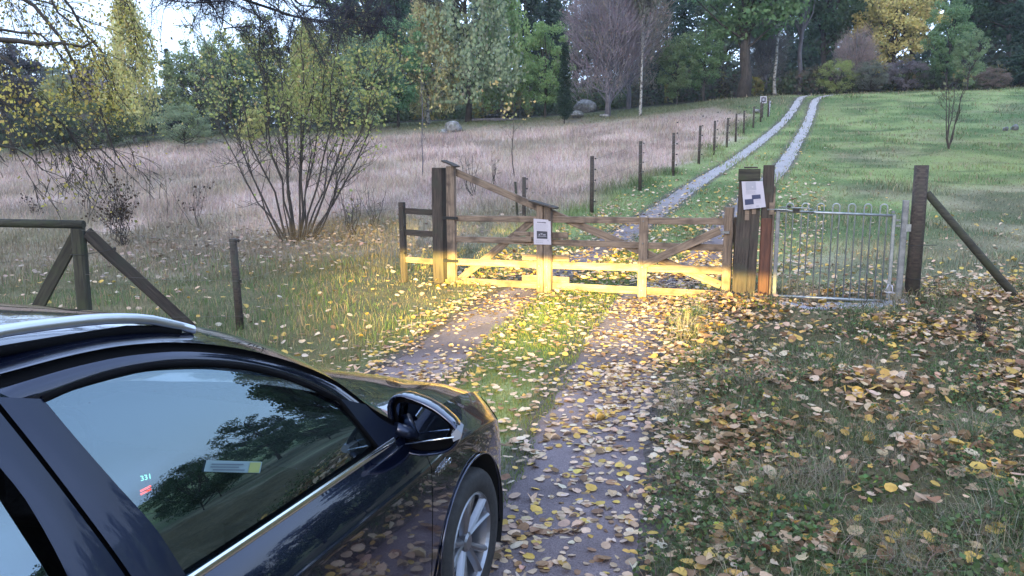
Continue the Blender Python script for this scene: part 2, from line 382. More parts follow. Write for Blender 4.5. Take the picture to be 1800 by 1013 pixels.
# ------------------------------------------------------------------ the timber field gate
A = np.array([-.94, 11.33]); B = np.array([2.61, 9.61]); ang = math.atan2(B[1] - A[1], B[0] - A[0])
Z0 = .2
def gl(s, n=0): return (A[0] + math.cos(ang) * s - math.sin(ang) * n, A[1] + math.sin(ang) * s + math.cos(ang) * n)
gate = empty('field_gate', (A[0], A[1], Z0), ang, 'wide brown timber field gate with long diagonal brace across the driveway, lower boards lit yellow', 'gate')
W_ = M['wood_new']
def gb(name, s0, z0, s1, z1, ht, n=0, th=.028, mat=W_, **k): return beam(name, (s0, n, z0 - Z0), (s1, n, z1 - Z0), th, ht, mat, gate, **k)
gb('rail', .17, 1.155, 3.9, 1.225, .085); gb('rail', .17, .86, 3.9, .905, .085)
gb('rail', .17, .535, 3.9, .63, .095); gb('rail', .17, .26, 3.9, .33, .095)
gb('hinge_stile', .105, .22, .105, 1.88, .13, n=-.02, th=.07)
gb('long_brace', .14, 1.80, 3.88, .44, .10, n=.033)
gb('short_brace', .20, .28, 1.34, 1.15, .10, n=.033)
gb('front_brace', 2.93, .66, 3.86, 1.12, .10, n=-.060)
gb('centre_post', 1.50, .18, 1.49, 1.37, .095, n=-.052, th=.07)
gb('centre_post', 1.61, .18, 1.60, 1.375, .10, n=-.055, th=.075)
gb('stile', 2.905, .24, 2.905, 1.25, .115, n=-.034, th=.034)
for zz, s0, s1 in ((.655, 1.19, 1.88), (.365, 1.19, 1.88), (.965, 1.27, 1.88)):
    gb('splice_block', s0, zz, s1, zz + .012, .085, n=-.030 if zz > .9 else .030, th=.03)
gb('splice_block', 1.08, .90, 1.36, .905, .07, n=-.035, th=.04); gb('splice_block', 1.10, .975, 1.34, .98, .055, n=-.035, th=.04)
beam('post_cap', (.0, -.03, 1.955 - Z0), (.21, -.03, 1.875 - Z0), .16, .022, M['wood_old'], gate)
beam('post_cap', (1.35, -.05, 1.425 - Z0), (1.72, -.05, 1.335 - Z0), .17, .022, M['wood_old'], gate)
# hinge straps and bolts
for zz in (1.16, .55): boxes('hinge_strap', [((.10, -.062, zz - Z0), (.26, .006, .04))], M['black_plastic'], gate)
for c_, s_ in [((s, -.1, z - Z0), (.018, .02, .018)) for s in (1.50, 1.61) for z in (.56, .28)] + [((2.905, -.056, z - Z0), (.016, .014, .016)) for z in (1.2, .92, .62, .32)]: boxes('bolt', [(c_, s_)], M['galv_dull'], gate)
def postthing(name, label, s, z1, wd, th, mat, n=0, lean=(0, 0), zb=None, group=None, cat='post'):
    x, y = gl(s, n); zg = h1(x, y) - .15 if zb is None else zb
    r = empty(name, (x, y, zg), ang, label, cat, group)
    beam('shaft', (0, 0, 0), (lean[0], lean[1], z1 - zg), th, wd, mat, r, bev=.01, wob=.004, nseg=8)
    return r
p = postthing('gate_post', 'thick dark timber post carrying the left end of the field gate', -.10, 1.845, .17, .17, M['wood_old'], n=.01)
beam('weathered_top', (0, 0, p_z := 1.846 - p.location.z), (0, 0, p_z + .012), .165, .165, M['wood_old'], p, nseg=1)
p = postthing('gate_post', 'slim square timber post at the right latch end of the field gate', 3.955, 1.40, .105, .09, M['wood_new'], n=-.02)
boxes('latch', [((-.03, -.055, 1.1 - p.location.z), (.10, .02, .03))], M['galv_dull'], p)
p = postthing('gate_post', 'short dark post standing just right of the field gate latch post', 4.075, 1.28, .10, .09, M['wood_old'], n=.05, lean=(-.02, 0))
# short length of rail fence left of the gate
x, y = gl(-.72, -.0); r = empty('rail_fence', (x, y, h1(x, y) - .1), ang, 'short three-rail timber fence joining the left side of the field gate', 'fence')
zb = r.location.z
beam('post', (0, 0, 0), (-.02, 0, 1.36 - zb), .085, .085, M['wood_old'], r, bev=.012)
for z0, z1 in ((1.235, 1.225), (.925, .915), (.525, .52)): beam('rail', (.045, -.01, z0 - zb), (.53, -.01, z1 - zb), .03, .085, M['wood_new'] if z0 < .6 else M['wood_old'], r)
def insulator(parent, loc, d=(1, 0)):
    V, F = tube_vf([Vector(loc), Vector(loc) + Vector((d[0], d[1], 0)) * .035], .010, 6); 
    tube_vf([Vector(loc) + Vector((d[0], d[1], 0)) * .030 + Vector((0, 0, -.018)), Vector(loc) + Vector((d[0], d[1], 0)) * .030 + Vector((0, 0, .018))], .014, 6, True, V, F)
    return mesh('insulator', V, F, M['black_plastic'], parent)
for zz in (1.31, 1.02, .62): insulator(r, (.03, -.04, zz - zb), (1, -.3))
# ------------------------------------------------------------------ walkers' gate and its posts
D = np.array([3.014, 9.105]); E_ = np.array([4.306, 8.7525]); ang2 = math.atan2(E_[1] - D[1], E_[0] - D[0])
def pl(s, n=0): return (D[0] + math.cos(ang2) * s - math.sin(ang2) * n, D[1] + math.sin(ang2) * s + math.cos(ang2) * n)
ZP = .25
def proot(name, s, n, label, cat): 
    x, y = pl(s, n); return empty(name, (x, y, h1(x, y) - .12), ang2, label, cat)
# leaning double board with notice
r = proot('notice_post', -.30, .0, 'pair of weathered upright boards leaning slightly, carrying the blue-printed notice', 'post'); zb = r.location.z
beam('board', (-.075, 0, 0), (-.045, 0, 1.74 - zb), .05, .16, M['wood_old'], r)
beam('board', (.055, .0, 0), (.08, 0, 1.72 - zb), .05, .095, M['wood_old'], r)
beam('head_board', (-.135, -.045, 1.79 - zb), (.105, -.045, 1.79 - zb), .022, .135, M['wood_moss'], r, wob=.001)
beam('head_cap', (-.075, .01, 1.872 - zb), (.075, .01, 1.872 - zb), .09, .018, M['wood_old'], r, wob=.001)
boxes('wooden_chip', [((-.02, -.032, 1.33 - zb), (.045, .012, .11)), ((.055, -.032, 1.39 - zb), (.045, .012, .09))], M['wood_new'], r)
r = proot('gate_post', -.10, .03, 'dark post with a red-brown lower half left of the steel gate', 'post'); zb = r.location.z
beam('shaft', (0, 0, 0), (-.005, 0, 1.30 - zb), .11, .12, M['wood_red'], r, bev=.012)
beam('dark_top', (-.005, 0, 1.301 - zb), (.0, 0, 1.90 - zb), .112, .122, M['wood_old'], r, bev=.012)
beam('edge_batten', (.075, -.01, 0), (.07, -.01, 1.66 - zb), .05, .028, M['wood_new'], r)
boxes('striker_plate', [((.045, -.062, 1.41 - zb), (.05, .008, .14))], M['wood_new'], r)
def flat(name, pts, mat, parent, th=.0015, bow=0.0, nx=6):
    """thin sheet facing -Y in parent's space; pts = 4 corners (s,z) ul ur lr ll; y given in pts[4]"""
    ul, ur, lr, ll, y = pts; V = []; F = []
    for j in range(2):
        for i in range(nx + 1):
            t = i / nx; a = np.array(ul) * (1 - t) + np.array(ur) * t; b = np.array(ll) * (1 - t) + np.array(lr) * t
            bb = -bow * math.sin(math.pi * t)
            for c in (a, b): V.append((c[0], y + bb + j * th, c[1]))
    n = (nx + 1) * 2
    for i in range(nx):
        F.append((2 * i, 2 * i + 1, 2 * i + 3, 2 * i + 2)); F.append((n + 2 * i, n + 2 * i + 2, n + 2 * i + 3, n + 2 * i + 1))
    F += [(0, n, n + 1, 1), (2 * nx, 2 * nx + 1, n + 2 * nx + 1, n + 2 * nx)]
    for i in range(nx): F.append((2 * i, 2 * i + 2, n + 2 * i + 2, n + 2 * i)); F.append((2 * i + 1, n + 2 * i + 1, n + 2 * i + 3, 2 * i + 3))
    return mesh(name, V, F, mat, parent)
def bilin(c, u, v):
    ul, ur, lr, ll = [np.array(q, float) for q in c]; a = ul * (1 - u) + ur * u; b = ll * (1 - u) + lr * u; return a * (1 - v) + b * v
def bars_on(name, c, y, L, mat, parent):
    V, F = [], []
    for (u0, v0, u1, v1) in L:
        b = len(V)
        for (u, v) in ((u0, v0), (u1, v0), (u1, v1), (u0, v1)): q = bilin(c, u, v); V.append((q[0], y, q[1]))
        for (u, v) in ((u0, v0), (u1, v0), (u1, v1), (u0, v1)): q = bilin(c, u, v); V.append((q[0], y + .0008, q[1]))
        F += [(b, b + 3, b + 2, b + 1), (b + 4, b + 5, b + 6, b + 7), (b, b + 1, b + 5, b + 4), (b + 1, b + 2, b + 6, b + 5), (b + 2, b + 3, b + 7, b + 6), (b + 3, b, b + 4, b + 7)]
    return mesh(name, V, F, mat, parent)
def words(v0, v1, u0, u1, n, hgt, rs):
    rr = random.Random(rs); L = []
    for i in range(n):
        v = v0 + (v1 - v0) * i / max(1, n - 1); u = u0
        end = u1 - (rr.random() * .25 if i % 4 == 3 else rr.random() * .05)
        while u < end - .03:
            wl = rr.uniform(.04, .13); L.append((u, v, min(u + wl, end), v + hgt)); u += wl + .018
    return L
# notice on the field gate
x, y = gl(1.54, -.10); r = empty('notice', (x, y, 1.02), ang, 'white laminated notice with one dark photo, fixed to the centre post of the field gate', 'notice')
c = [(-.128, .172), (.118, .160), (.128, -.165), (-.122, -.172)]
flat('sheet', c + [0.0], M['white_plastic'], r)
bars_on('photo', c, -.0012, [(.18, .47, .80, .77)], M['print_dark'], r)
bars_on('photo_detail', c, -.0022, [(.30, .58, .36, .64), (.40, .56, .52, .60), (.55, .59, .70, .63), (.24, .66, .74, .68)], M['print_mid'], r)
bars_on('heading', c, -.0012, words(.11, .11, .22, .78, 1, .035, 4), M['print_dark'], r)
bars_on('text', c, -.0012, words(.20, .42, .12, .88, 6, .014, 5) + words(.84, .90, .12, .60, 2, .03, 6) + [(.80, .80, .86, .86)], M['print_mid'], r)
boxes('tape', [((.105, -.001, .165), (.035, .003, .04))], M['wood_new'], r)
# notice on the boards
x, y = pl(-.275, -.065); r = empty('notice', (x, y, 1.57), ang2, 'pale tilted notice with two dark blue panels on the leaning boards', 'notice')
c = [(-.122, .145), (.108, .150), (.155, -.140), (-.085, -.175)]
flat('sheet', c + [0.0], M['white_plastic'], r, bow=.006)
c2 = c
bars_on('panel', c2, -.0082, [(.42, .50, .82, .66), (.08, .64, .48, .84)], plain('printed_blue', (.035, .045, .10), .3), r)
bars_on('picture_band', c2, -.0082, [(.18, .02, .66, .32)], M['print_mid'], r)
bars_on('text', c2, -.0094, words(.36, .44, .15, .66, 3, .012, 8) + words(.88, .94, .12, .46, 2, .02, 9) + [(.58, .90, .70, .95)] + words(.70, .78, .58, .85, 2, .012, 3), M['print_mid'], r)
boxes('drawing_pin', [((.0, -.010, .085), (.016, .006, .014))], M['white_plastic'], r)
# pale slab of packed stone under the steel gate
SV = []; SF = []
for i, s in enumerate(np.linspace(-.02, 1.42, 19)):
    for j, n in enumerate(np.linspace(-.42, .12, 8)):
        s2 = s + .05 * math.sin(7 * n + i) * (i in (0, 18)); n2 = n + .05 * math.sin(s * 9) * (j in (0, 7)); x, y = pl(s2, n2); SV.append((x, y, h1(x, y) + (.022 if 0 < i < 18 and 0 < j < 7 else -.02) + .006 * math.sin(s * 23 + n * 17)))
for i in range(18):
    for j in range(7): q = i * 8 + j; SF.append((q, q + 8, q + 9, q + 1))
tag(mesh('stone_slab', SV, SF, noisy('pale_stone', (.22, .20, .23), (.42, .39, .44), 14, .8, 0, (1, 1, 1), .3), None, smooth=True), kind='structure')
# steel gate
x, y = pl(0, 0); sg = empty('steel_hoop_gate', (x, y, ZP), ang2, 'galvanised steel walkers gate of vertical bars with hooped tops between posts', 'gate')
G_ = M['galv']
tube('top_rail', [(-.02, 0, 1.385 - ZP), (1.25, 0, 1.350 - ZP)], .014, G_, sg)
tube('bottom_rail', [(.02, 0, .405 - ZP), (1.25, 0, .395 - ZP)], .014, G_, sg)
beam('hinge_stile', (.02, 0, .40 - ZP), (.02, 0, 1.385 - ZP), .035, .045, M['galv_dull'], sg, wob=0)
beam('stile', (1.235, 0, .36 - ZP), (1.235, 0, 1.355 - ZP), .035, .035, G_, sg, wob=0)
for i in range(7):
    s = .145 + i * .1635; hw = .036; zt = 1.475 - ZP
    pts = [(s - hw, 0, .405 - ZP), (s - hw, 0, zt - hw)] + [(s - hw * math.cos(a), 0, zt - hw + hw * math.sin(a)) for a in np.linspace(.3, math.pi - .3, 7)] + [(s + hw, 0, zt - hw), (s + hw, 0, .405 - ZP)]
    tube('hooped_bar', pts, .0075, M['galv'], sg, n=6)
beam('threshold_rail', (-.01, -.02, .285 - ZP), (1.36, -.02, .272 - ZP), .03, .035, G_, sg, wob=0)
tube('latch_bar', [(-.10, -.03, 1.40 - ZP), (.10, -.03, 1.402 - ZP), (.16, -.03, 1.385 - ZP), (.40, -.03, 1.380 - ZP)], .009, G_, sg, n=6)
tube('latch_bar', [(.02, -.035, 1.43 - ZP), (.34, -.035, 1.42 - ZP), (.40, -.035, 1.405 - ZP)], .006, G_, sg, n=6)
boxes('latch_block', [((.21, -.045, 1.40 - ZP), (.07, .03, .035)), ((.13, -.045, 1.44 - ZP), (.04, .02, .02))], M['black_plastic'], sg)
for c_ in ((1.27, 0, 1.30 - ZP), (1.27, 0, 1.24 - ZP)): boxes('hinge', [(c_, (.06, .02, .02))], M['galv_dull'], sg)
boxes('cap', [((1.22, -.01, 1.39 - ZP), (.03, .03, .025))], M['galv_dull'], sg)
tube('clip', [(1.20, -.03, .52 - ZP), (1.22, -.04, .59 - ZP), (1.26, -.04, .58 - ZP), (1.27, -.03, .51 - ZP), (1.20, -.04, .50 - ZP), (1.29, -.04, .495 - ZP)], .008, M['white_plastic'], sg, n=6)
r = proot('steel_post', 1.335, 0, 'square galvanised steel post between the hooped gate and the thick timber post', 'post'); zb = r.location.z
beam('shaft', (0, 0, .26 - zb - .15), (.008, 0, 1.52 - zb), .05, .062, M['galv_dull'], r, wob=0, bev=.006)
boxes('bracket', [((.05, -.02, 1.22 - zb), (.05, .012, .08))], M['galv'], r)
r = proot('round_post', 1.475, .02, 'thick round dark timber post right of the steel gate', 'post'); zb = r.location.z
tube('shaft', [(0, 0, 0), (.004, 0, 1.0), (0, 0, 1.90 - zb)], [.078, .076, .074], M['wood_old'], r, n=14)
tube('wire_band', [(.0 + .081 * math.cos(a), .081 * math.sin(a), 1.03 - zb) for a in np.linspace(0, 6.3, 14)] + [(.20, -.05, 1.04 - zb)], .004, M['black_plastic'], r, n=5)
tube('wire_band', [(.0 + .082 * math.cos(a), .082 * math.sin(a), .66 - zb) for a in np.linspace(0, 6.3, 14)] + [(.22, -.06, .70 - zb), (.42, -.02, .74 - zb)], .004, M['black_plastic'], r, n=5)
r = proot('brace_pole', 2.60, .02, 'slanting mossy pole propping the thick round post on its right', 'pole'); zb = r.location.z
tube('pole', [(-1.05, .0, 1.60 - zb), (-.5, .01, .96 - zb), (.03, 0, .02)], [.040, .043, .045], M['wood_moss'], r, n=10)
# ------------------------------------------------------------------ left-hand railing and electric fence posts
pA = at(137, 395, 8.1); za = pA[2]
r = empty('timber_railing', (pA[0], pA[1], h1(pA[0], pA[1]) - .15), 0, 'mossy timber railing end with a round top rail and two slanting braces', 'railing'); zb = r.location.z
beam('post', (0, 0, 0), (-.005, 0, za - zb - .04), .11, .12, M['wood_moss'], r, bev=.02)
tube('top_rail', [(-3.0, .25, za - zb + .01), (-1.2, .1, za - zb + .015), (.06, 0, za - zb)], [.045, .045, .042], M['wood_moss'], r, n=10)
beam('brace', (-.03, .07, za - zb - .06), (-.98, .12, .05), .04, .12, M['wood_moss'], r)
beam('brace', (.06, .03, za - zb - .08), (.98, 1.02, .02), .05, .12, M['wood_old'], r, side=(-.7, .7, 0))
tube('wire', [(-.07, -.07, za - zb - .30), (.07, -.07, za - zb - .30), (.25, .12, za - zb - .27)], .003, M['black_plastic'], r, n=4)
insulator(r, (.27, .10, za - zb - .26), (1, .3))
pE = at(405, 420, 9.35)
r2 = empty('electric_fence_post', (pE[0] + .03, pE[1], h1(pE[0], pE[1]) - .1), 0, 'single thin brown post with black insulators behind the black car', 'fence post'); z2 = r2.location.z
tube('shaft', [(.03, 0, 0), (0, 0, pE[2] - z2)], [.048, .045], M['wood_old'], r2, n=10)
for dz in (.02, .50, .92): insulator(r2, (.04, -.02, pE[2] - z2 - dz), (1, -.1))
# thin wires from post to post
lf = gl(-.72, -.04)
for nm, dz in (('fence_wire', .05), ('fence_wire', .5), ('fence_wire', .92)):
    q0 = Vector((pA[0] + .07, pA[1] - .07, za - dz)); q1 = Vector((pE[0] + .09, pE[1] - .03, pE[2] - dz)); q2 = Vector((lf[0], lf[1], 1.34 - dz * .75))
    P = [q0, (q0 + q1) / 2 - Vector((0, 0, .02)), q1, q1.lerp(q2, .5) - Vector((0, 0, .03)), q2]
    o = tube(nm, P, .0016, M['wire'], None, n=4)
    tag(o, {.05: 'topmost bare wire from the mossy railing past the lone post to the rail fence', .5: 'middle bare wire from the mossy railing past the lone post to the rail fence', .92: 'lowest bare wire from the mossy railing past the lone post to the rail fence'}[dz], 'wire', 'wires of the near electric fence')
# two odd posts behind the gate
q = hitp(921, 385); r = empty('electric_fence_post', (q[0], q[1], q[2] - .2), 0, 'dark insulated post standing upright just behind the field gate', 'fence post')
hh = (385 - 320) / FPX * q[1] + .1
tube('shaft', [(0, 0, 0), (0, 0, hh + .2)], .042, M['wood_old'], r, n=8)
for k in range(2): insulator(r, (.04, 0, hh + .16 - .22 * k), (1, 0))
q = hitp(909, 382); r = empty('stake', (q[0], q[1], q[2] - .2), 0, 'thin grey stake leaning left beside the insulated post behind the field gate', 'stake')
tube('shaft', [(.02, 0, 0), (-.045, 0, (382 - 328) / FPX * q[1] + .3)], [.026, .030], M['wood_moss'], r, n=7)
# the long electric fence along the driveway
r = empty('electric_fence', (FENCE[0][0], FENCE[0][1], h1(*FENCE[0])), 0, 'long row of brown electric fence posts along the left edge of the driveway', 'fence')
fp = []
toppx = [283, 258, 241, 228, 218, 213, 205, 199, 192, 183, 178]
for i, (x, y) in enumerate(FENCE):
    z = h1(x, y); rel = Vector((x, y, z)) - r.location; hgt = (FENCE_PX[i][1] - toppx[i]) / FPX * y * 1.06
    o = tube('fence_post', [(0, 0, -.15), (random.uniform(-.02, .02), 0, hgt)], [.050, .046], M['wood_old'], r, n=8); o.location = rel
    for k in range(5):
        ins = insulator(o, (.045, -.01, hgt - .06 - k * hgt * .19), (1, -.2))
        if i > 1: ins.scale = (1.3, 1.3, 1.3)
    fp.append((rel, hgt))
for k in range(4):
    P = [a + Vector((.085, -.02, hg - .06 - k * hg * .19)) for a, hg in fp]
    tube('wire', P, .003, M['wire'], r, n=4)
# little marker sign at the far end
q = hitp(1340, 207); r = empty('marker_sign', (q[0], q[1], q[2] - .1), 0, 'small square white sign on a post at the far end of the fence', 'sign')
hh = (207 - 177) / FPX * q[1] + .1
tube('post', [(0, 0, 0), (0, 0, hh - .12)], .04, M['wood_old'], r, n=8)
boxes('panel', [((0, -.05, hh), (.36, .03, .38))], M['white_plastic'], r)
boxes('frame_mark', [((0, -.067, hh), (.26, .006, .27))], M['print_dark'], r); boxes('mark_centre', [((0, -.072, hh), (.12, .006, .13))], M['print_mid'], r)
q = hitp(1351, 204); r = empty('marker_stake', (q[0], q[1], q[2] - .1), 0, 'slim white reflector stake right of the small square sign', 'stake')
tube('shaft', [(0, 0, 0), (.06, 0, .95)], .035, M['white_plastic'], r, n=8); boxes('reflector', [((.06, -.036, .85), (.05, .01, .12))], M['print_mid'], r)
# ------------------------------------------------------------------ rocks
def rockmesh(sx, sy, sz, seed, sub=3):
    import bmesh
    bm = bmesh.new(); bmesh.ops.create_icosphere(bm, subdivisions=sub, radius=1)
    rs = np.random.default_rng(seed); nrm = rs.normal(size=(9, 3)); nrm /= np.linalg.norm(nrm, axis=1)[:, None]; dd = rs.uniform(.55, .9, 9)
    for v in bm.verts:
        p = np.array(v.co); k = nrm @ p; m_ = k > dd
        for i in np.where(m_)[0]: p = p - nrm[i] * (nrm[i] @ p - dd[i]) * .85
        p = p * (1 + .10 * (float(vnoise(p[0] * 3 + seed, p[1] * 3 + p[2] * 2)) - .5))
        v.co = (p[0] * sx, p[1] * sy, p[2] * sz)
    V = [tuple(v.co) for v in bm.verts]; F = [tuple(v.index for v in f.verts) for f in bm.faces]; bm.free()
    return V, F
def rock(px, py, wpx, hpx, label, seed, mat='rock', name='boulder', cat='rock', group=None, dark=False):
    q = hitp(px, py); k = q[1] / FPX; V, F = rockmesh(wpx * k / 2, wpx * k / 2.4, hpx * k * .62, seed)
    o = mesh(name, V, F, M[mat], None, smooth=True, loc=(q[0], q[1], q[2] + hpx * k * .35)); o.rotation_euler.z = seed
    tag(o, label, cat, group); return o
rock(1028, 198, 48, 24, 'big grey boulder at the foot of the bare purple tree', 2)
rock(1012, 208, 34, 14, 'low pale boulder in front of the big grey boulder', 5)
rock(1062, 207, 18, 7, 'small flat stone at the roots of the bare purple tree', 9)
rock(797, 232, 34, 20, 'pointed pale rock beside the birch trunks at the meadow edge', 12)
rock(778, 236, 18, 10, 'small dark rock on the left of the pointed pale rock', 15)
rock(862, 207, 30, 6, 'flat pale stone left of the leaning willow', 17)
rock(884, 206, 26, 6, 'second flat pale stone nearer the leaning willow', 19)
rock(1199, 168, 12, 6, 'white stone between the two small green oaks', 22, 'white_rock' if 'white_rock' in M else 'rock')
rock(1315, 165, 34, 14, 'heap-like grey rock at the foot of the big green linden', 25)
rock(1330, 199, 20, 7, 'pale stone lying beside the last fence posts', 28)
rock(1428, 164, 12, 7, 'round white stone at the top of the driveway', 31)
rock(1730, 155, 30, 7, 'long low stone on the right horizon', 33)
rock(1752, 154, 14, 6, 'short stone at the right end of the long low stone', 36)
rock(1767, 230, 12, 8, 'left of two pale stones in the right pasture', 40)
rock(1783, 229, 16, 11, 'right and larger of two pale stones in the right pasture', 42)
# weathered log at the wood's edge
q = hitp(870, 214); tag(tube('fallen_log', [(q[0] - 1.6, q[1], q[2] + .1), (q[0], q[1] + .1, q[2] + .14), (q[0] + 2.6, q[1] + .4, q[2] + .12)], [.09, .11, .07], M['bark_grey'], None, 8), 'thin grey log lying below the flat pale stones at the wood edge', 'log')
#=====SECTION3
# ------------------------------------------------------------------ vegetation generators
def unit(v): return v / np.maximum(np.linalg.norm(v, axis=-1, keepdims=True), 1e-9)
def leafcards(P, size, cols, rs, flat_=0.0, aspect=.7, axis=None):
    """diamond-ish leaf quads at P, random orientation"""
    n = len(P); a = unit(rs.normal(size=(n, 3))) if axis is None else unit(axis + rs.normal(size=(n, 3)) * .35)
    b = rs.normal(size=(n, 3)); 
    if flat_: b[:, 2] *= (1 - flat_); a[:, 2] *= (1 - flat_ * .5)
    b = unit(b - a * (a * b).sum(1)[:, None]); s = (size * rs.uniform(.6, 1.35, n))[:, None]
    V = np.stack([P - a * s, P + b * s * aspect, P + a * s, P - b * s * aspect], 1).reshape(-1, 3)
    F = np.arange(n * 4).reshape(n, 4); return V, F, np.repeat(cols, 4, 0)
def jitter(c, n, rs, v=.25, hue=.08):
    c = np.array(c, float)[None, :] if np.ndim(c) == 1 else c
    return np.clip(c * rs.uniform(1 - v, 1 + v, (n, 1)) * (1 + rs.normal(size=(n, 3)) * hue), 0, 1)
def trunk_mesh(hgt, r0, rs, limbs, lean=(0, 0), n=8, r1=.25):
    V, F = [], []; k = 9; pts = []
    for i in range(k):
        t = i / (k - 1); pts.append((lean[0] * t * t * hgt + rs.normal() * .012 * hgt * (t > 0) * .6, lean[1] * t * t * hgt + rs.normal() * .012 * hgt * (t > 0) * .6, hgt * t - .25 * (i == 0)))
    rad = [r0 * (1.35 if i == 0 else 1) * (1 - (1 - r1) * (i / (k - 1)) ** 1.1) for i in range(k)]
    tube_vf(pts, rad, n, True, V, F)
    for (t, tip, rr) in limbs:
        i = min(int(t * (k - 1)), k - 2); f = t * (k - 1) - i; b = Vector(pts[i]).lerp(Vector(pts[i + 1]), f); tip = Vector(tip)
        m1 = b.lerp(tip, .4) + Vector((rs.normal() * .15, rs.normal() * .15, -.04 * (tip - b).length))
        tube_vf([b, m1, b.lerp(tip, .75) + Vector((rs.normal() * .1, rs.normal() * .1, .02)), tip], [rr, rr * .7, rr * .42, rr * .15], 5, False, V, F)
    return V, F
PROTO = {}; CROWN_GAIN = 2.5
def proto(kind, seed):
    """returns (trunk V,F), (crown V,F,C): a tree 10 m tall"""
    key = (kind, seed)
    if key in PROTO: return PROTO[key]
    rs = np.random.default_rng(seed * 13 + hash_(kind)); H = 10.0
    W = np.ones(3); limbs = []; Vs, Fs, Cs = [], [], []
    if kind in ('decid', 'round', 'bush', 'linden', 'tall'):
        lowz = {'decid': 2.2, 'round': 1.2, 'bush': .0, 'linden': 3.0, 'tall': 4.6}[kind]; wid = {'decid': 2.9, 'round': 3.6, 'bush': 5.5, 'linden': 3.8, 'tall': 2.4}[kind]
        nc = {'decid': 70, 'round': 80, 'bush': 80, 'linden': 90, 'tall': 60}[kind]; nl = 150
        zc = (H + lowz) / 2; hz = (H - lowz) / 2
        d = unit(rs.normal(size=(nc, 3))); rr = rs.uniform(.25, 1, nc) ** .45
        cen = d * rr[:, None] * np.array([wid, wid, hz]) * rs.uniform(.78, 1.08, (nc, 1)); cen[:, 2] += zc
        if kind == 'bush': cen[:, 2] = np.abs(cen[:, 2] * .9) + .5
        for i in range(0, nc, 3): limbs.append((min(.92, max(.12, cen[i, 2] / H * .62)), cen[i], .07))
        for c in cen:
            n = int(nl * rs.uniform(.5, 1.4)); r = rs.uniform(.55, 1.15) * (1.25 if kind == 'bush' else 1)
            q = unit(rs.normal(size=(n, 3))) * (rs.uniform(0, 1, (n, 1)) ** .5) * r * np.array([1, 1, .62]); P = c + q
            f = rs.uniform(.72, 1.3); col = jitter(W * f, n, rs, .3)
            v, f_, cc = leafcards(P, .115, col, rs); Vs.append(v); Fs.append(f_); Cs.append(cc)
    elif kind == 'birch':
        ns = 330
        for i in range(ns):
            z = rs.uniform(.18, 1.0) ** .9 * H; R_ = 2.5 * math.sin(math.pi * min(1, (z / H) ** .8 * .82 + .14)) ** .8 * rs.uniform(.25, 1.05)
            a = rs.uniform(0, 6.283); L = rs.uniform(.8, 2.2); n = int(24 * L)
            t = rs.uniform(0, 1, n); P = np.stack([np.cos(a) * (R_ + .25 * t) + rs.normal(size=n) * .13, np.sin(a) * (R_ + .25 * t) + rs.normal(size=n) * .13, z - t * L + rs.normal(size=n) * .08], 1)
            P[:, 2] = np.maximum(P[:, 2], .9)
            f = rs.uniform(.7, 1.3); v, f_, cc = leafcards(P, .095, jitter(W * f, n, rs, .3), rs, axis=np.array([0, 0, -1.0])); Vs.append(v); Fs.append(f_); Cs.append(cc)
            if i % 9 == 0: limbs.append((min(.93, z / H * .85), (math.cos(a) * R_, math.sin(a) * R_, z), .05))
    elif kind in ('spruce', 'juniper'):
        wid = 2.1 if kind == 'spruce' else 1.6; lev = 34
        for i in range(lev):
            z = H * (.06 + .94 * i / lev); R_ = wid * (1 - z / H) ** (.85 if kind == 'spruce' else .45) + .12; nb = 9
            for k in range(nb):
                a = rs.uniform(0, 6.283); rr = R_ * rs.uniform(.7, 1.12); n = int(14 + 16 * rr)
                t = rs.uniform(.12, 1, n); dr = -.28 * rr if kind == 'spruce' else .5 * rr
                P = np.stack([np.cos(a) * t * rr, np.sin(a) * t * rr, z + dr * t ** 1.4 + .12 * rr * t * t], 1) + rs.normal(size=(n, 3)) * np.array([.12, .12, .07])
                f = rs.uniform(.7, 1.25); v, f_, cc = leafcards(P, .13, jitter(W * f, n, rs, .25), rs, .4, .45); Vs.append(v); Fs.append(f_); Cs.append(cc)
    elif kind == 'pine':
        for i in range(46):
            z = H * rs.uniform(.42, 1.0); R_ = 2.3 * math.sin(math.pi * min(1, (z / H - .32) / .72)) ** .6; a = rs.uniform(0, 6.283); rr = R_ * rs.uniform(.2, 1)
            c = np.array([math.cos(a) * rr, math.sin(a) * rr, z]); n = int(rs.uniform(90, 190)); q = unit(rs.normal(size=(n, 3))) * (rs.uniform(0, 1, (n, 1)) ** .5) * rs.uniform(.5, .95) * np.array([1, 1, .45])
            v, f_, cc = leafcards(c + q, .13, jitter(W * rs.uniform(.7, 1.25), n, rs, .25), rs, 0, .4); Vs.append(v); Fs.append(f_); Cs.append(cc); limbs.append((min(.95, z / H * .93), c, .06))
    elif kind == 'bare':
        for i in range(150):
            z0 = rs.uniform(.10, .6) * H; d = unit(rs.normal(size=3) * np.array([1, 1, .25])); R_ = rs.uniform(.4, 1) * 3.3; zt = z0 + rs.uniform(.5, 4.2)
            tip = np.array([d[0] * R_, d[1] * R_, min(zt, H * math.sqrt(max(.05, 1.05 - (R_ / 3.9) ** 2)))]); 
            if i % 3 == 0: limbs.append((z0 / H * .8, tip, .055))
            n = 75; c = tip * .8 + np.array([0, 0, z0 * .2]); P = c + unit(rs.normal(size=(n, 3))) * rs.uniform(.2, 1, (n, 1)) * np.array([1.0, 1.0, 1.1])
            ax = unit(P * np.array([1, 1, 0]) * .6 + np.array([0, 0, 1.6])); v, f_, cc = leafcards(P, .30, jitter(W * rs.uniform(.7, 1.3), n, rs, .25), rs, 0, .045, ax); Vs.append(v); Fs.append(f_); Cs.append(cc)
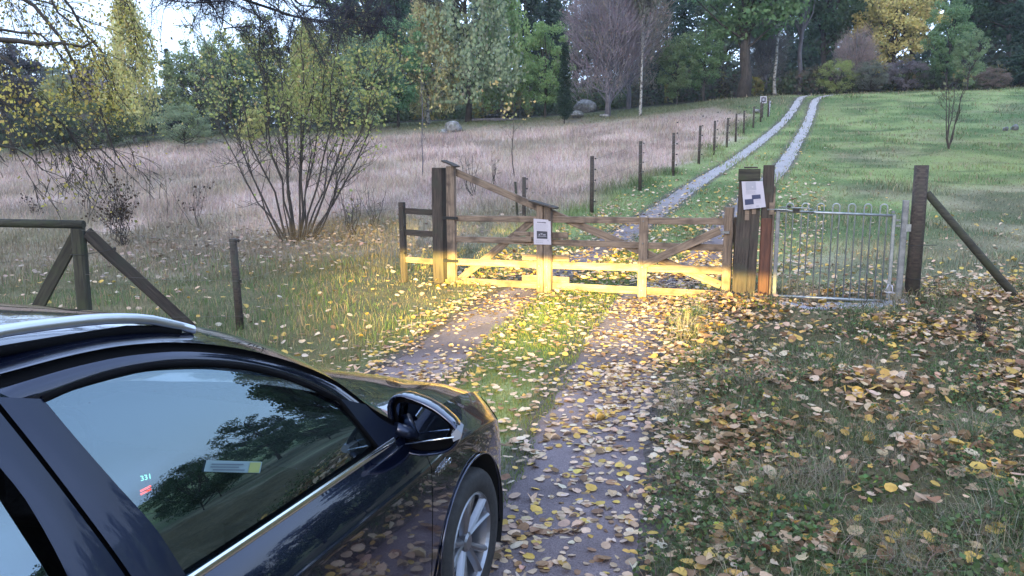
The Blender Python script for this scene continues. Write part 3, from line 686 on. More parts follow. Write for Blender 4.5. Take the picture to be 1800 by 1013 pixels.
            n = 26; P = c + unit(rs.normal(size=(n, 3))) * rs.uniform(.2, 1, (n, 1)) * 1.0
            v, f_, cc = leafcards(P, .065, jitter(W * np.array([1.15, .95, .75]), n, rs, .3), rs); Vs.append(v); Fs.append(f_); Cs.append(cc)
    off = 0; F2 = []
    for v, f in zip(Vs, Fs): F2.append(f + off); off += len(v)
    r0 = {'decid': .20, 'round': .16, 'bush': .07, 'linden': .30, 'tall': .15, 'birch': .14, 'spruce': .14, 'juniper': .09, 'pine': .17, 'bare': .17}[kind]
    T = trunk_mesh(H * (.9 if kind not in ('bush',) else .5), r0, rs, limbs)
    C_ = (np.concatenate(Vs), np.concatenate(F2), np.clip(np.concatenate(Cs), 0, 3))
    PROTO[key] = [T, C_, {}]
    return PROTO[key]
def hash_(s): return sum(ord(c) * (i + 3) for i, c in enumerate(s))
NAMES = {'tall': ('birch_tree', 'tree'), 'decid': ('broadleaf_tree', 'tree'), 'round': ('broadleaf_tree', 'tree'), 'linden': ('broadleaf_tree', 'tree'), 'bush': ('bush', 'bush'), 'birch': ('birch_tree', 'tree'), 'spruce': ('spruce_tree', 'tree'), 'juniper': ('juniper_tree', 'tree'), 'pine': ('pine_tree', 'tree'), 'bare': ('leafless_tree', 'tree')}
def tree(kind, px, Y, H, wf, colr, label, seed=1, bark='bark', xyz=None, rz=None, group=None, lean=0, name=None, cat=None):
    T, Cn, cache = proto(kind, seed)
    x, y, z = xyz if xyz is not None else place(px, Y)
    nm, ct = NAMES[kind]; r = empty(name or nm, (x, y, z - .05), rz if rz is not None else (px * .37 + Y) % 6.28, label, cat or ct, group)
    s = H / 10.0; r.scale = (s * wf, s * wf, s); r.rotation_euler.x = lean
    if 'crown' not in cache:
        o = bigmesh('crown', *Cn, M['crown'], r); cache['crown'] = o.data; 
    else: o = bpy.data.objects.new('crown', cache['crown']); COL.objects.link(o); o.parent = r
    g_ = sum(colr) / 3; o.color = (*[min(.9, (c_ * .85 + g_ * .15) * CROWN_GAIN) for c_ in colr], 1)
    if bark not in cache:
        t = mesh('trunk', T[0], T[1], M[bark], r, smooth=True); cache[bark] = t.data
    else: t = bpy.data.objects.new('trunk', cache[bark]); COL.objects.link(t); t.parent = r
    return r
GRN = (.07, .10, .052); BGRN = (.10, .13, .065); YGRN = (.17, .18, .06); YEL = (.25, .22, .075); DKG = (.030, .058, .026); CON = (.018, .034, .022); PUR = (.105, .088, .10); GOLD = (.19, .175, .08); GRY = (.10, .13, .075)
T_ = [
 # left edge to centre, beyond the meadow
 ('decid', 22, 50, 7.0, 1.0, (.05, .05, .055), 'dark purplish half bare tree at the far left edge of the meadow', 2, 'bark'),
 ('bush', 70, 48, 3.2, 1.5, (.03, .045, .03), 'low dark green thicket under the left edge of the trees', 1, 'bark'),
 ('round', 110, 60, 5.2, 1.0, (.13, .14, .06), 'olive rounded tree right of the dark purplish one', 2, 'bark'),
 ('bare', 165, 66, 6.8, .8, (.12, .10, .11), 'purplish bare-twigged tree left of the tall pale yellow birch', 1, 'bark_grey'),
 ('birch', 238, 52, 9.4, .85, (.25, .24, .09), 'tall pale yellow birch by the open patch of sky', 1, 'bark_birch'),
 ('bush', 170, 50, 3.4, 1.6, (.06, .08, .04), 'dark olive thicket below the tall pale yellow birch', 2, 'bark'),
 ('spruce', 302, 72, 7.4, .7, CON, 'small pointed dark spruce standing against the open sky', 1, 'bark'),
 ('spruce', 326, 75, 6.2, .7, CON, 'lower dark spruce just right of the small pointed one', 2, 'bark'),
 ('round', 350, 52, 6.2, 1.05, BGRN, 'round light green tree right of the pointed spruce', 1, 'bark'),
 ('bush', 325, 47, 2.7, 1.3, (.10, .13, .07), 'pale green bush at the meadow edge below the round light green tree', 1, 'bark'),
 ('round', 400, 56, 6.7, .9, GRN, 'green rounded tree behind the left stems of the multi-stem shrub', 2, 'bark'),
 ('round', 446, 46, 2.1, 1.1, (.20, .20, .06), 'small bright yellow-green tree seen through the shrub stems', 3, 'bark'),
 ('decid', 470, 60, 8.0, .8, BGRN, 'light green tree behind the centre of the multi-stem shrub', 1, 'bark'),
 ('birch', 545, 56, 7.6, 1.0, YGRN, 'yellow-green birch behind the right half of the multi-stem shrub', 2, 'bark_birch'),
 ('decid', 598, 54, 7.2, .85, BGRN, 'mid green leafy tree right of the yellow-green birch', 3, 'bark'),
 ('decid', 655, 66, 16.5, .85, (.045, .085, .045), 'tall deep green tree reaching out of the picture above the shrub', 2, 'bark'),
 ('round', 650, 51, 6.0, .95, (.085, .125, .065), 'fresh green low tree at the meadow edge in front of the tall deep green one', 1, 'bark'),
 ('round', 700, 53, 7.0, .8, (.07, .135, .06), 'blue-green low tree left of the golden birch', 3, 'bark'),
 ('birch', 752, 55, 9.0, .95, GOLD, 'golden brown birch with thinning top', 1, 'bark_birch'),
 ('birch', 822, 56, 13.5, 1.05, (.12, .15, .085), 'big grey-green weeping birch with twin trunks behind the pointed rock', 2, 'bark'),
 ('birch', 884, 60, 10.2, .95, (.125, .18, .06), 'bright green weeping birch right of the grey-green one', 3, 'bark_birch'),
 ('round', 893, 62, 3.6, .9, (.26, .21, .08), 'small tan-leaved tree under the bright green birch', 2, 'bark'),
 ('spruce', 925, 82, 19.0, .9, CON, 'tall dark spruce behind the bright green birch', 1, 'bark'),
 ('spruce', 965, 86, 18.0, .9, CON, 'tall dark spruce behind the leaning willow', 2, 'bark'),
 ('round', 958, 58, 6.6, .85, (.095, .155, .055), 'light green willow with crooked leaning trunk', 3, 'bark'),
 ('juniper', 992, 50.5, 4.9, .7, (.012, .024, .015), 'dark columnar juniper left of the big grey boulder', 1, 'bark'),
 ('bare', 1068, 54, 11.5, .88, PUR, 'large bare purple-grey tree by the big grey boulder', 2, 'bark_grey'),
 ('bare', 1105, 62, 11.5, .9, (.13, .105, .09), 'smaller bare brownish tree right behind the purple-grey one', 3, 'bark_grey'),
 ('tall', 1125, 53, 12.0, .5, (.08, .085, .07), 'thin birch with a spotted white trunk right of the bare purple tree', 3, 'bark_birch'),
 ('spruce', 1168, 84, 19.0, .8, (.02, .036, .03), 'tall dark spruce left of the small gap of sky', 1, 'bark'),
 ('spruce', 1198, 78, 13.0, .9, (.02, .040, .03), 'dark spruce whose tip fills the small gap of sky', 2, 'bark'),
 ('round', 1190, 62, 5.4, .85, (.085, .12, .05), 'small green oak with short dark trunk left of the linden', 1, 'bark'),
 ('round', 1236, 63, 6.0, .85, (.065, .11, .045), 'second small green oak nearer the linden', 2, 'bark'),
 ('linden', 1305, 63, 15.0, 1.05, (.066, .118, .050), 'big fresh green linden with thick dark trunk left of the driveway top', 1, 'bark'),
 ('bare', 1345, 68, 7.5, .8, (.085, .08, .075), 'grey leafless small tree right of the linden trunk', 1, 'bark_grey'),
 ('tall', 1362, 66, 13.0, .7, (.045, .065, .04), 'slim birch with pale trunk left of the driveway top', 2, 'bark_birch'),
 ('tall', 1402, 68, 15.0, .9, (.045, .08, .035), 'dark green tree with grey trunk where the driveway enters the wood', 3, 'bark_grey'),
 ('decid', 1442, 76, 16.0, .9, (.035, .065, .032), 'darkest tall broadleaf tree right above the driveway top', 1, 'bark'),
 ('bush', 1470, 66, 3.2, 1.0, (.13, .16, .05), 'yellow-green bush at the wood edge right of the driveway', 2, 'bark'),
 ('bare', 1500, 70, 6.0, 1.0, (.15, .12, .12), 'small pinkish grey bare tree left of the yellow maple', 2, 'bark_grey'),
 ('bush', 1530, 65, 2.7, 1.1, (.075, .085, .065), 'greyish bramble bush in the middle of the wood edge', 1, 'bark'),
 ('round', 1565, 73, 11.2, .95, YEL, 'bright yellow maple at the top of the right pasture', 2, 'bark'),
 ('decid', 1598, 76, 14.0, .75, (.17, .165, .05), 'olive yellow tree just right of the bright yellow maple', 2, 'bark'),
 ('bush', 1590, 66, 2.9, 1.2, (.085, .075, .085), 'purple-grey bramble bush below the yellow maple', 2, 'bark'),
 ('bush', 1640, 66, 3.0, .9, (.06, .09, .045), 'dark green bush right of the purple-grey brambles', 1, 'bark'),
 ('round', 1662, 64, 7.0, .75, (.065, .115, .05), 'green young tree standing in front of the dark pines', 3, 'bark'),
 ('round', 1700, 60, 4.4, .8, (.085, .125, .06), 'small pale green tree behind the leafless sapling', 1, 'bark'),
 ('decid', 1712, 76, 14.5, .95, (.03, .066, .035), 'large dark green tree right of the second gap of sky', 2, 'bark'),
 ('pine', 1768, 72, 13.5, 1.1, (.020, .042, .026), 'dark pine near the right edge', 1, 'bark'),
 ('spruce', 1805, 66, 12.0, 1.1, (.016, .034, .024), 'dark low-branched spruce cut by the right edge', 2, 'bark'),
 ('bush', 1745, 63, 1.8, 1.4, (.095, .072, .06), 'low reddish heather bush on the right horizon', 3, 'bark'),
]
for (k, px, Y, H, wf, c, lab, sd_, bk) in T_: tree(k, px, Y, H, wf, c, lab, sd_, bk)
# more of the wood behind: look-alike conifers and broadleaves standing in the dark
bk_ = [(620, 92, 17), (690, 95, 18), (735, 88, 14), (790, 94, 18), (850, 90, 19), (1010, 95, 18), (1045, 98, 19), (1090, 96, 17), (1135, 92, 16), (1265, 95, 18), (1330, 92, 18), (1378, 96, 19), (1420, 94, 19), (1480, 98, 15), (1520, 96, 17), (1555, 97, 19), (1672, 97, 12), (1735, 90, 17), (1790, 88, 18)]
for i, (px, Y, H) in enumerate(bk_):
    tree(['spruce', 'decid', 'spruce', 'pine'][i % 4], px, Y, H, 1.0, [(.034, .054, .042), (.058, .085, .052), (.04, .06, .046), (.04, .064, .044)][i % 4], 'tall dark tree standing deep in the wood behind the meadow edge trees', 1 + i % 2, 'bark', group='dark trees deep in the wood')
# low left-hand wood far behind
for i, (px, Y, H) in enumerate([(-760, 56, 9), (-640, 62, 8), (-520, 58, 10), (-420, 66, 9), (-320, 60, 8), (-220, 64, 9.5), (-120, 58, 7.5), (-40, 70, 8), (60, 78, 8.5), (130, 82, 8), (200, 84, 8.4), (262, 86, 5.2), (370, 84, 7.2), (430, 84, 8.2), (505, 88, 8), (565, 90, 10)]):
    tree('decid', px, Y, H, 1.2, [(.06, .085, .055), (.07, .10, .058), (.085, .095, .06)][i % 3], 'hazy mid-green tree in the far back row left of the deep wood', 1 + i % 3, 'bark', group='far back row of mid-green trees')
# dark undergrowth that closes the wood off
rs = np.random.default_rng(50)
n = 30000; pxs = rs.uniform(560, 1990, n); Ys = rs.uniform(84, 112, n); x = (pxs - 900) / FPX * Ys; z = h(x, Ys) + rs.uniform(0, 1, n) ** 1.3 * (3.5 + 4 * vnoise(pxs / 60, pxs * 0)) 
V, F, Cc = leafcards(np.stack([x, Ys, z], 1), .34, jitter((.065, .085, .06), n, rs, .5), rs)
tag(bigmesh('undergrowth', V, F, Cc, M['crown']), kind='stuff')
n = 24000; pxs = rs.uniform(-800, 640, n); Ys = rs.uniform(66, 95, n); x = (pxs - 900) / FPX * Ys; z = h(x, Ys) + rs.uniform(0, 1, n) * (2.2 + 2.0 * vnoise(pxs / 50, pxs * 0))
V, F, Cc = leafcards(np.stack([x, Ys, z], 1), .26, jitter((.07, .09, .06), n, rs, .5), rs)
tag(bigmesh('undergrowth', V, F, Cc, M['crown']), kind='stuff')
n = 34000; pxs = rs.uniform(640, 1900, n); Ys = rs.uniform(66, 84, n); x = (pxs - 900) / FPX * Ys; cl = vnoise(pxs / 26, Ys / 3); z = h(x, Ys) + rs.uniform(0, 1, n) ** .8 * (.5 + 3.2 * cl * (.4 + .6 * vnoise(pxs / 90, Ys * 0)))
cc = jitter((.085, .11, .06), n, rs, .4); k_ = vnoise(pxs / 40 + 9, Ys / 4) > .55; cc[k_] = jitter((.10, .095, .07), int(k_.sum()), rs, .4); k_ = vnoise(pxs / 30 + 29, Ys / 4) > .72; cc[k_] = jitter((.22, .20, .07), int(k_.sum()), rs, .35)
V, F, Cc = leafcards(np.stack([x, Ys, z], 1), .19, cc, rs)
tag(bigmesh('undergrowth', V, F, Cc, M['crown']), kind='stuff')
# trees outside the frame to the right and behind, which the car's paint and glass mirror
side_ = [('linden', 22, 27, 15), ('decid', 24, 23.5, 12), ('spruce', 25, 21, 10), ('decid', 23, 20.5, 7.5), ('round', 25, 17, 4.2), ('bush', 22, 13, 3.0), ('linden', -8, -20, 10), ('decid', -3, -24, 12), ('linden', 6, -22, 9), ('round', -14, -26, 9), ('bush', 19, 19, 3.2), ('bush', 18, 14.5, 2.8), ('bush', 18, 10.5, 2.4), ('bush', 18, 7, 2.0), ('bush', 18, 3, 1.8), ('round', 30, -4, 6), ('decid', 16, -24, 9), ('linden', 2, -32, 9)]
for i, (k_, x, y, H) in enumerate(side_):
    tree(k_, 0, 0, H, 1.15, (.03, .05, .024), 'dark green growth to the right of the pasture, outside the picture', 1, 'bark', xyz=(x, y, h1(x, y)), rz=i, group='trees right of the pasture')
# ------------------------------------------------------------------ hazel-like multi-stem shrub
def twigs(V, F, p, d, L, r, depth, rs, tips, up=.25, n=5, kids=3, spread=.6, droop=0.0):
    pts = [p]; q = np.array(p, float); dd = np.array(d, float)
    for i in range(4):
        dd = unit(dd + rs.normal(size=3) * .13 + np.array([0, 0, up * .3 - droop * .3])); q = q + dd * L / 4; pts.append(q.copy())
    tube_vf(pts, [max(r * (1 - .75 * i / 4), .0028) for i in range(5)], n, False, V, F)
    tips.append((pts[-1], dd)); tips.append((pts[3], dd))
    if depth > 0:
        for k in range(kids):
            t = rs.uniform(.25, .95) * 4; i = int(t); b = np.array(pts[i]) + (np.array(pts[min(i + 1, 4)]) - pts[i]) * (t - i)
            nd = unit(dd + rs.normal(size=3) * spread + np.array([0, 0, up - droop])); twigs(V, F, b, nd, L * rs.uniform(.4, .7), r * .55, depth - 1, rs, tips, up, max(3, n - 1), kids, spread, droop)
def stem_curve(b, tip, sag, k=7):
    b = np.array(b); tip = np.array(tip); out = []
    for i in range(k):
        t = i / (k - 1); p = b * (1 - t) + tip * t; out.append(p + np.array([0, 0, -1]) * sag * math.sin(math.pi * t) * (1 - .3 * t) * -1 if False else b + (tip - b) * np.array([t ** (1 - sag), t ** (1 - sag), t]))
    return out
rs = np.random.default_rng(21)
hb = hitp(520, 424); Yh = hb[1]
hz_ = empty('hazel_shrub', tuple(hb), 0, 'wide multi-stem shrub with many dark bare stems and sparse yellow-green leaves left of the gate', 'shrub')
stems = [(330, 100, .4), (348, 40, -.5), (395, 60, .2), (430, -30, .6), (452, 90, -.3), (478, -60, .1), (505, 30, .5), (530, -50, -.4), (560, -20, .3), (590, 20, 0), (618, -30, -.5), (645, 40, .4), (672, 95, -.2), (690, 120, .3), (660, 170, -.4), (555, 120, .7), (490, 150, -.8), (610, 180, .7), (400, 190, -.6)]
allt = []
for (px, py, dy) in stems:
    tip = at(px, py, Yh + dy * 1.6) - hb; b = np.array([(px - 510) / 240 * .30 + rs.normal() * .05, dy * .3, -.1])
    k = .13 if abs(px - 515) > 120 else .06
    C_ = [b + (tip - b) * np.array([t ** (1 - k), t, t ** (1 + k * .35)]) + (rs.normal(size=3) * .05 if 0 < t < 1 else 0) for t in np.linspace(0, 1, 9)]
    V, F = [], []; L = np.linalg.norm(tip); r0 = rs.uniform(.014, .032) * (1 if L > 3.4 else .7)
    tube_vf(C_, [r0 * (1 - .8 * i / 8) for i in range(9)], 7, False, V, F)
    tips = []
    for j in range(int(7 + L * 2.8)):
        t = rs.uniform(.28, .98) * 8; i = int(min(t, 7)); p = C_[i] + (C_[i + 1] - C_[i]) * (t - i); d = unit(C_[i + 1] - C_[i])
        twigs(V, F, p, unit(d + rs.normal(size=3) * .6), rs.uniform(.4, 1.05), .008, 1, rs, tips, .22, 4, 3)
    mesh('stem', V, F, M['bark_hazel'], hz_, smooth=True); allt += tips
P = []
for (p, d) in allt:
    zz = p[2] + hb[2]
    dens = .50 * np.clip((zz - 1.9) / 1.6, .05, 1) * (1 - .75 * sstep(4.6, 5.6, zz)) * (1.2 if p[0] > .2 else .8)
    for _ in range(6):
        if rs.random() < dens * .9: P.append(p + rs.normal(size=3) * .13)
P = np.array(P); n = len(P); cc = jitter((.28, .31, .11), n, rs, .35, .05); yl = rs.random(n) < .22; cc[yl] = jitter((.42, .38, .15), int(yl.sum()), rs, .25)
V, F, cc = leafcards(P, .037, cc, rs, 0, .75); bigmesh('foliage', V, F, cc, M['crown'], hz_)
# ------------------------------------------------------------------ overhanging boughs, upper left
rs = np.random.default_rng(33)
ob = empty('aspen_tree', (-8.6, 8.2, h1(-8.6, 8.2)), 0, 'thin dark drooping boughs with sparse yellow leaves hanging in from the left edge', 'tree')
o0 = np.array(ob.location)
V, F = tube_vf([(0, 0, -.2), (.1, .05, 2), (.0, .1, 4.5), (.2, 0, 7.5), (.1, 0, 10)], [.24, .20, .17, .12, .05], 12); mesh('trunk', V, F, M['bark'], ob, smooth=True)
bough = [([(-320, 60), (-120, 66), (30, 72), (110, 76), (168, 71)], 8.0, .030, 3), ([(-300, -160), (-80, -90), (60, 10), (140, 130), (190, 235), (222, 300)], 8.6, .020, 15), ([(-300, -60), (-90, 30), (20, 110), (90, 200), (140, 262), (205, 290)], 7.6, .018, 15),
         ([(-260, -220), (0, -130), (90, -30), (150, 60), (195, 130), (225, 190)], 9.4, .016, 12), ([(-250, 60), (-80, 120), (0, 175), (60, 215), (110, 268)], 7.2, .014, 11), ([(-280, -260), (60, -180), (150, -100), (200, -40), (230, 20)], 9.0, .014, 8),
         ([(-260, -120), (-40, -60), (80, -20), (150, 60), (200, 160)], 8.8, .014, 10), ([(-280, 20), (-100, 40), (-10, 50), (70, 60), (120, 120), (150, 180)], 8.3, .014, 9), ([(-220, 170), (-60, 240), (30, 262), (75, 300)], 7.0, .010, 6), ([(-250, -40), (-60, -10), (40, -5), (120, 20), (190, 50)], 9.2, .014, 12)]
allt = []
for (pts, Y, r0, nt_) in bough:
    src = np.array([(.05, .1, 3.2 + (300 - pts[0][1]) / 150.0)]) ; C_ = [src[0]] + [at(a, b, Y + .12 * i) - o0 for i, (a, b) in enumerate(pts)]
    V, F = [], []; k = len(C_); dense = []
    for i in range(k - 1):
        for t in (0, .5): dense.append(C_[i] * (1 - t) + C_[i + 1] * t + rs.normal(size=3) * (.03 if t else .0))
    dense.append(C_[-1]); k = len(dense)
    tube_vf(dense, [r0 * 1.6 * (1 - .85 * i / (k - 1)) + .002 for i in range(k)], 6, False, V, F); tips = []
    for j in range(nt_):
        t = rs.uniform(.42, .99) * (k - 1); i = int(min(t, k - 2)); p = dense[i] + (dense[i + 1] - dense[i]) * (t - i); d = unit(dense[i + 1] - dense[i])
        twigs(V, F, p, unit(d + rs.normal(size=3) * .55 + np.array([.15, 0, -.25])), rs.uniform(.25, .62), .0045, 2, rs, tips, -.05, 4, 3, .55, .22)
    mesh('bough', V, F, M['bark_hazel'], ob, smooth=True); allt += tips
P = []; 
for (p, d) in allt:
    zz = p[2] + o0[2]; fz = .15 + .85 * float(sstep(2.1, 2.7, np.array(zz))); [P.append(p + rs.normal(size=3) * .09) for _ in range(4) if rs.random() < fz * (.13 + .60 * (vnoise(p[0] * 1.7, p[2] * 1.7) > .54))]
P = np.array(P); n = len(P); cc = jitter((.50, .42, .12), n, rs, .3, .05); gr = rs.random(n) < .35; cc[gr] = jitter((.17, .16, .05), int(gr.sum()), rs, .25)
V, F, cc = leafcards(P, .019, cc, rs, 0, .8); bigmesh('foliage', V, F, cc, M['crown'], ob)
# pine bough at the top
pn = empty('pine_tree', (-6.6, 3.4, h1(-6.6, 3.4)), 0, 'near pine outside the frame whose dark needled bough hangs across the top left', 'tree'); o0 = np.array(pn.location)
V, F = tube_vf([(0, 0, -.2), (.05, 0, 2.5), (0, .05, 5), (0, 0, 9)], [.22, .19, .16, .06], 12); mesh('trunk', V, F, M['bark'], pn, smooth=True)
ND = []; NA = []
for (pts, Y0, Y1, r0, m_) in [([(200, -140), (330, -60), (430, 0), (520, 30), (600, 42), (660, 20)], 5.5, 9.2, .022, 26), ([(280, -110), (350, -30), (380, 20), (398, 62)], 6, 8.4, .014, 14), ([(420, -110), (470, -40), (530, 10), (620, 20)], 6, 9, .02, 16), ([(520, -120), (600, -60), (680, -15), (735, 0)], 6.5, 9.5, .02, 10)]:
    C_ = [np.array([0, .1, 5.0])] + [at(a, b, Y0 + (Y1 - Y0) * i / (len(pts) - 1)) - o0 for i, (a, b) in enumerate(pts)]
    V, F = [], []; k = len(C_); tube_vf(C_, [r0 * (1 - .8 * i / (k - 1)) for i in range(k)], 7, False, V, F); tips = []
    for j in range(m_):
        t = rs.uniform(1.2, k - 1.01); i = int(t); p = C_[i] + (C_[i + 1] - C_[i]) * (t - i); d = unit(C_[i + 1] - C_[i])
        twigs(V, F, p, unit(d + rs.normal(size=3) * .7 + np.array([0, 0, -.05])), rs.uniform(.3, .75), .007, 1, rs, tips, .0, 4, 4, .7, .08)
    mesh('bough', V, F, M['bark_hazel'], pn, smooth=True)
    for (p, d) in tips:
        for q in range(36): ND.append(p - d * rs.uniform(0, .30) + rs.normal(size=3) * .02); NA.append(unit(d * .7 + rs.normal(size=3) * .8))
ND = np.array(ND); NA = np.array(NA); V, F, cc = leafcards(ND + NA * .03, .040, jitter((.045, .045, .060), len(ND), rs, .35), rs, 0, .045, NA); bigmesh('needles', V, F, cc, M['crown'], pn)
# ------------------------------------------------------------------ saplings and dead shrubs
def sapling(name, label, cat, px, py, toppy, nst, spread, rs, bark='bark_hazel', leaf=None, nleaf=0, tw=6, r0=.012, tpx=None, lsz=.035, kink=.04, lowleaf=.3, group=None):
    b = hitp(px, py); H = (py - toppy) / FPX * b[1]; r = empty(name, tuple(b), 0, label, cat, group); V, F = [], []; tips = []
    for s in range(nst):
        dx = ((tpx - px) / FPX * b[1] if tpx is not None else 0) + rs.normal() * spread * H; tip = np.array([dx, rs.normal() * spread * H, H * rs.uniform(.75 if nst > 1 else 1, 1.0)])
        C_ = [np.array([rs.normal() * .02 * nst ** .5, rs.normal() * .02, -.05]) * (1 - t) + tip * np.array([t ** .8, t, t]) + rs.normal(size=3) * kink * H * .3 * (0 < t < 1) for t in np.linspace(0, 1, 7)]
        tube_vf(C_, [r0 * (1 - .8 * i / 6) + .002 for i in range(7)], 5, False, V, F)
        for j in range(tw):
            t = rs.uniform(.3, .98) * 6; i = int(min(t, 5)); p = C_[i] + (C_[i + 1] - C_[i]) * (t - i); twigs(V, F, p, unit(C_[i + 1] - C_[i] + rs.normal(size=3) * .6), H * rs.uniform(.12, .28), r0 * .35, 1, rs, tips, .2, 3, 2)
    mesh('stems', V, F, M[bark], r, smooth=True)
    if nleaf:
        T = [t for t in tips if t[0][2] > lowleaf * H] or tips; idx = rs.integers(0, len(T), nleaf); P = np.array([T[i][0] for i in idx]) + rs.normal(size=(nleaf, 3)) * .06
        V, F, cc = leafcards(P, lsz, jitter(leaf, nleaf, rs, .3), rs, 0, .8); bigmesh('leaves', V, F, cc, M['crown'], r)
    return r
rs = np.random.default_rng(44)
sapling('birch_sapling', 'slender pale grey sapling with forked top at the left of the gate post', 'sapling', 741, 312, 120, 1, .02, rs, 'bark_grey', (.42, .36, .15), 40, 12, .022, 738, .05)
sapling('sapling', 'slender dark sapling with a few pale yellow leaves on top behind the gate', 'sapling', 906, 318, 150, 1, .02, rs, 'bark_hazel', (.50, .40, .16), 60, 8, .018, 899, .05, lowleaf=.6)
sapling('sapling', 'thin bare sapling in the meadow left of the multi-stem shrub', 'sapling', 265, 362, 270, 1, .03, rs, tw=6)
sapling('sapling', 'lower thin bare twig sapling between the brown bush and the multi-stem shrub', 'sapling', 296, 385, 300, 1, .04, rs, tw=5, r0=.008)
sapling('dead_shrub', 'small brown clump of bare stems behind the mossy railing', 'shrub', 215, 432, 330, 16, .22, rs, 'bark_hazel', (.055, .035, .022), 420, 7, .007, 210, .028, .05, 0.0)
sapling('young_plant', 'small dark-leaved seedling above the mossy top rail', 'plant', 62, 392, 338, 3, .10, rs, 'bark_hazel', (.05, .035, .03), 60, 3, .006, 60, .028)
sapling('leafless_sapling', 'leafless forked sapling alone in the right pasture', 'sapling', 1668, 262, 130, 5, .20, rs, 'bark_hazel', (.16, .17, .09), 60, 9, .026, 1672, .06, .05, .6)
sapling('dead_shrub', 'thin bare twigs standing in the meadow just right of the multi-stem shrub', 'shrub', 620, 420, 330, 7, .20, rs, tw=6, r0=.007, leaf=(.3, .27, .12), nleaf=20)
sapling('dead_shrub', 'thin reddish twigs behind the diagonal of the field gate', 'shrub', 832, 352, 268, 6, .18, rs, tw=6, r0=.010)
sapling('dead_shrub', 'faint thin twigs in the meadow left of the slender dark sapling', 'shrub', 868, 330, 275, 4, .15, rs, tw=5, r0=.009)
sapling('dead_shrub', 'bare twigs rising beside the short rail fence', 'shrub', 660, 400, 320, 5, .22, rs, tw=5, r0=.006)
sapling('bramble', 'bare arching bramble twigs in the meadow between the mossy railing and the multi-stem shrub', 'shrub', 345, 400, 318, 5, .35, rs, tw=5, r0=.006, leaf=(.06, .04, .03), nleaf=30)
sapling('bramble', 'dry twig standing right of the thick round post', 'shrub', 1640, 510, 480, 3, .6, rs, tw=3, r0=.004)
sapling('weed', 'tall thin weed stem standing in front of the steel gate', 'weed', 1516, 560, 480, 1, .05, rs, tw=3, r0=.004)
sapling('weed', 'dark weed clump below the foot of the slanting pole', 'weed', 1720, 600, 545, 6, .3, rs, leaf=(.05, .05, .03), nleaf=50, tw=4, r0=.004, lsz=.014)
# ------------------------------------------------------------------ grass
def blades(x, y, H, Wd, cols, rs, name, lean=.45, kind='stuff', curl=.5):
    n = len(x); z = h(x, y) - .01; a = rs.uniform(0, 6.283, n); l = rs.uniform(.05, 1, n) * lean; b = rs.uniform(0, 6.283, n)
    p0 = np.stack([x, y, z], 1); d = np.stack([np.cos(a), np.sin(a), np.zeros(n)], 1); wv = np.stack([np.cos(b), np.sin(b), np.zeros(n)], 1) * (Wd / 2)[:, None]
    up = np.array([[0, 0, 1.0]]); H_ = H[:, None]; l_ = l[:, None]
    m = p0 + up * H_ * .55 + d * H_ * l_ * .3; t = p0 + up * H_ * (1 - .3 * l_) + d * H_ * l_ * (.8 + curl * .4)
    V = np.stack([p0 - wv, p0 + wv, m + wv * .8, m - wv * .8, t + wv * .12, t - wv * .12], 1).reshape(-1, 3)
    i = np.arange(n) * 6; F = np.concatenate([np.stack([i, i + 1, i + 2, i + 3], 1), np.stack([i + 3, i + 2, i + 4, i + 5], 1)])
    C_ = np.repeat(cols, 6, 0); C_ = C_.reshape(n, 6, 3); C_ = C_.reshape(-1, 3)
    return tag(bigmesh(name, V, F, np.clip(C_, 0, 1), M['blade']), kind=kind)
def px2w(y, f=.62): return y / 796 * f
def slabfree(x, y):
    dx, dy = x - D[0], y - D[1]; s = dx * math.cos(ang2) + dy * math.sin(ang2); n_ = -dx * math.sin(ang2) + dy * math.cos(ang2)
    return ~((s > -.02) & (s < 1.42) & (n_ > -.40) & (n_ < .12) & (rs.random(len(x)) < .86))
def rutdist(x, y): return np.minimum(np.abs(x - rutx(RUT_R, y)), np.abs(x - rutx(RUT_L, y)))
rs = np.random.default_rng(61)
# tall dry meadow grass
n = 215000; y = 12.5 * (58 / 12.5) ** rs.uniform(0, 1, n); x = rs.uniform(-1.15, .36, n) * y
keep = (x < fencex(y) - .2 + (fbm(x * .7, y * .7, 3) - .5) * 2.0) & (rs.random(n) < sstep(12.5, 22, y + (fbm(x * .5, y * .5, 4) - .5) * 8) + .35)
x, y = x[keep], y[keep]; c, _ = zone_colours(x, y); n = len(x)
cl = fbm(x * .9, y * .9, 3)
blades(x, y, rs.uniform(.10, .38, n) * (.45 + 1.1 * cl) * np.where(y > 46, .6, 1) * (.5 + .5 * sstep(14, 24, y)), np.maximum(.004, px2w(y, .55)), jitter(c * 1.05, n, rs, .28, .05), rs, 'meadow_grass', .9)
# pasture right of the track and the verges of the track beyond the gate
n = 110000; y = 8.6 * (66 / 8.6) ** rs.uniform(0, 1, n); x = rs.uniform(-.25, .80, n) * y
keep = (x > fencex(y) - .6) & (rutdist(x, y) > rutw(y) - .04 - .22 * sstep(12, 18, y) * vnoise(x * 5, y * 5)) & ~((y < 11.5) & (x < 2.5))
x, y = x[keep], y[keep]; c, _ = zone_colours(x, y); n = len(x); tall = sstep(.5, .75, fbm(x * .8 + 3, y * .8, 3)); nearb = 1 - sstep(12, 20, y)
dead = rs.random(n) < (.25 + .25 * nearb); cc = jitter(c, n, rs, .3, .07); cc[dead] = jitter((.30, .26, .17), int(dead.sum()), rs, .3)
blades(x, y, rs.uniform(.02, .07, n) * (1 + 1.9 * tall) * (1 + .008 * y), np.maximum(.0045, px2w(y, .6)), cc, rs, 'pasture_grass', .9)
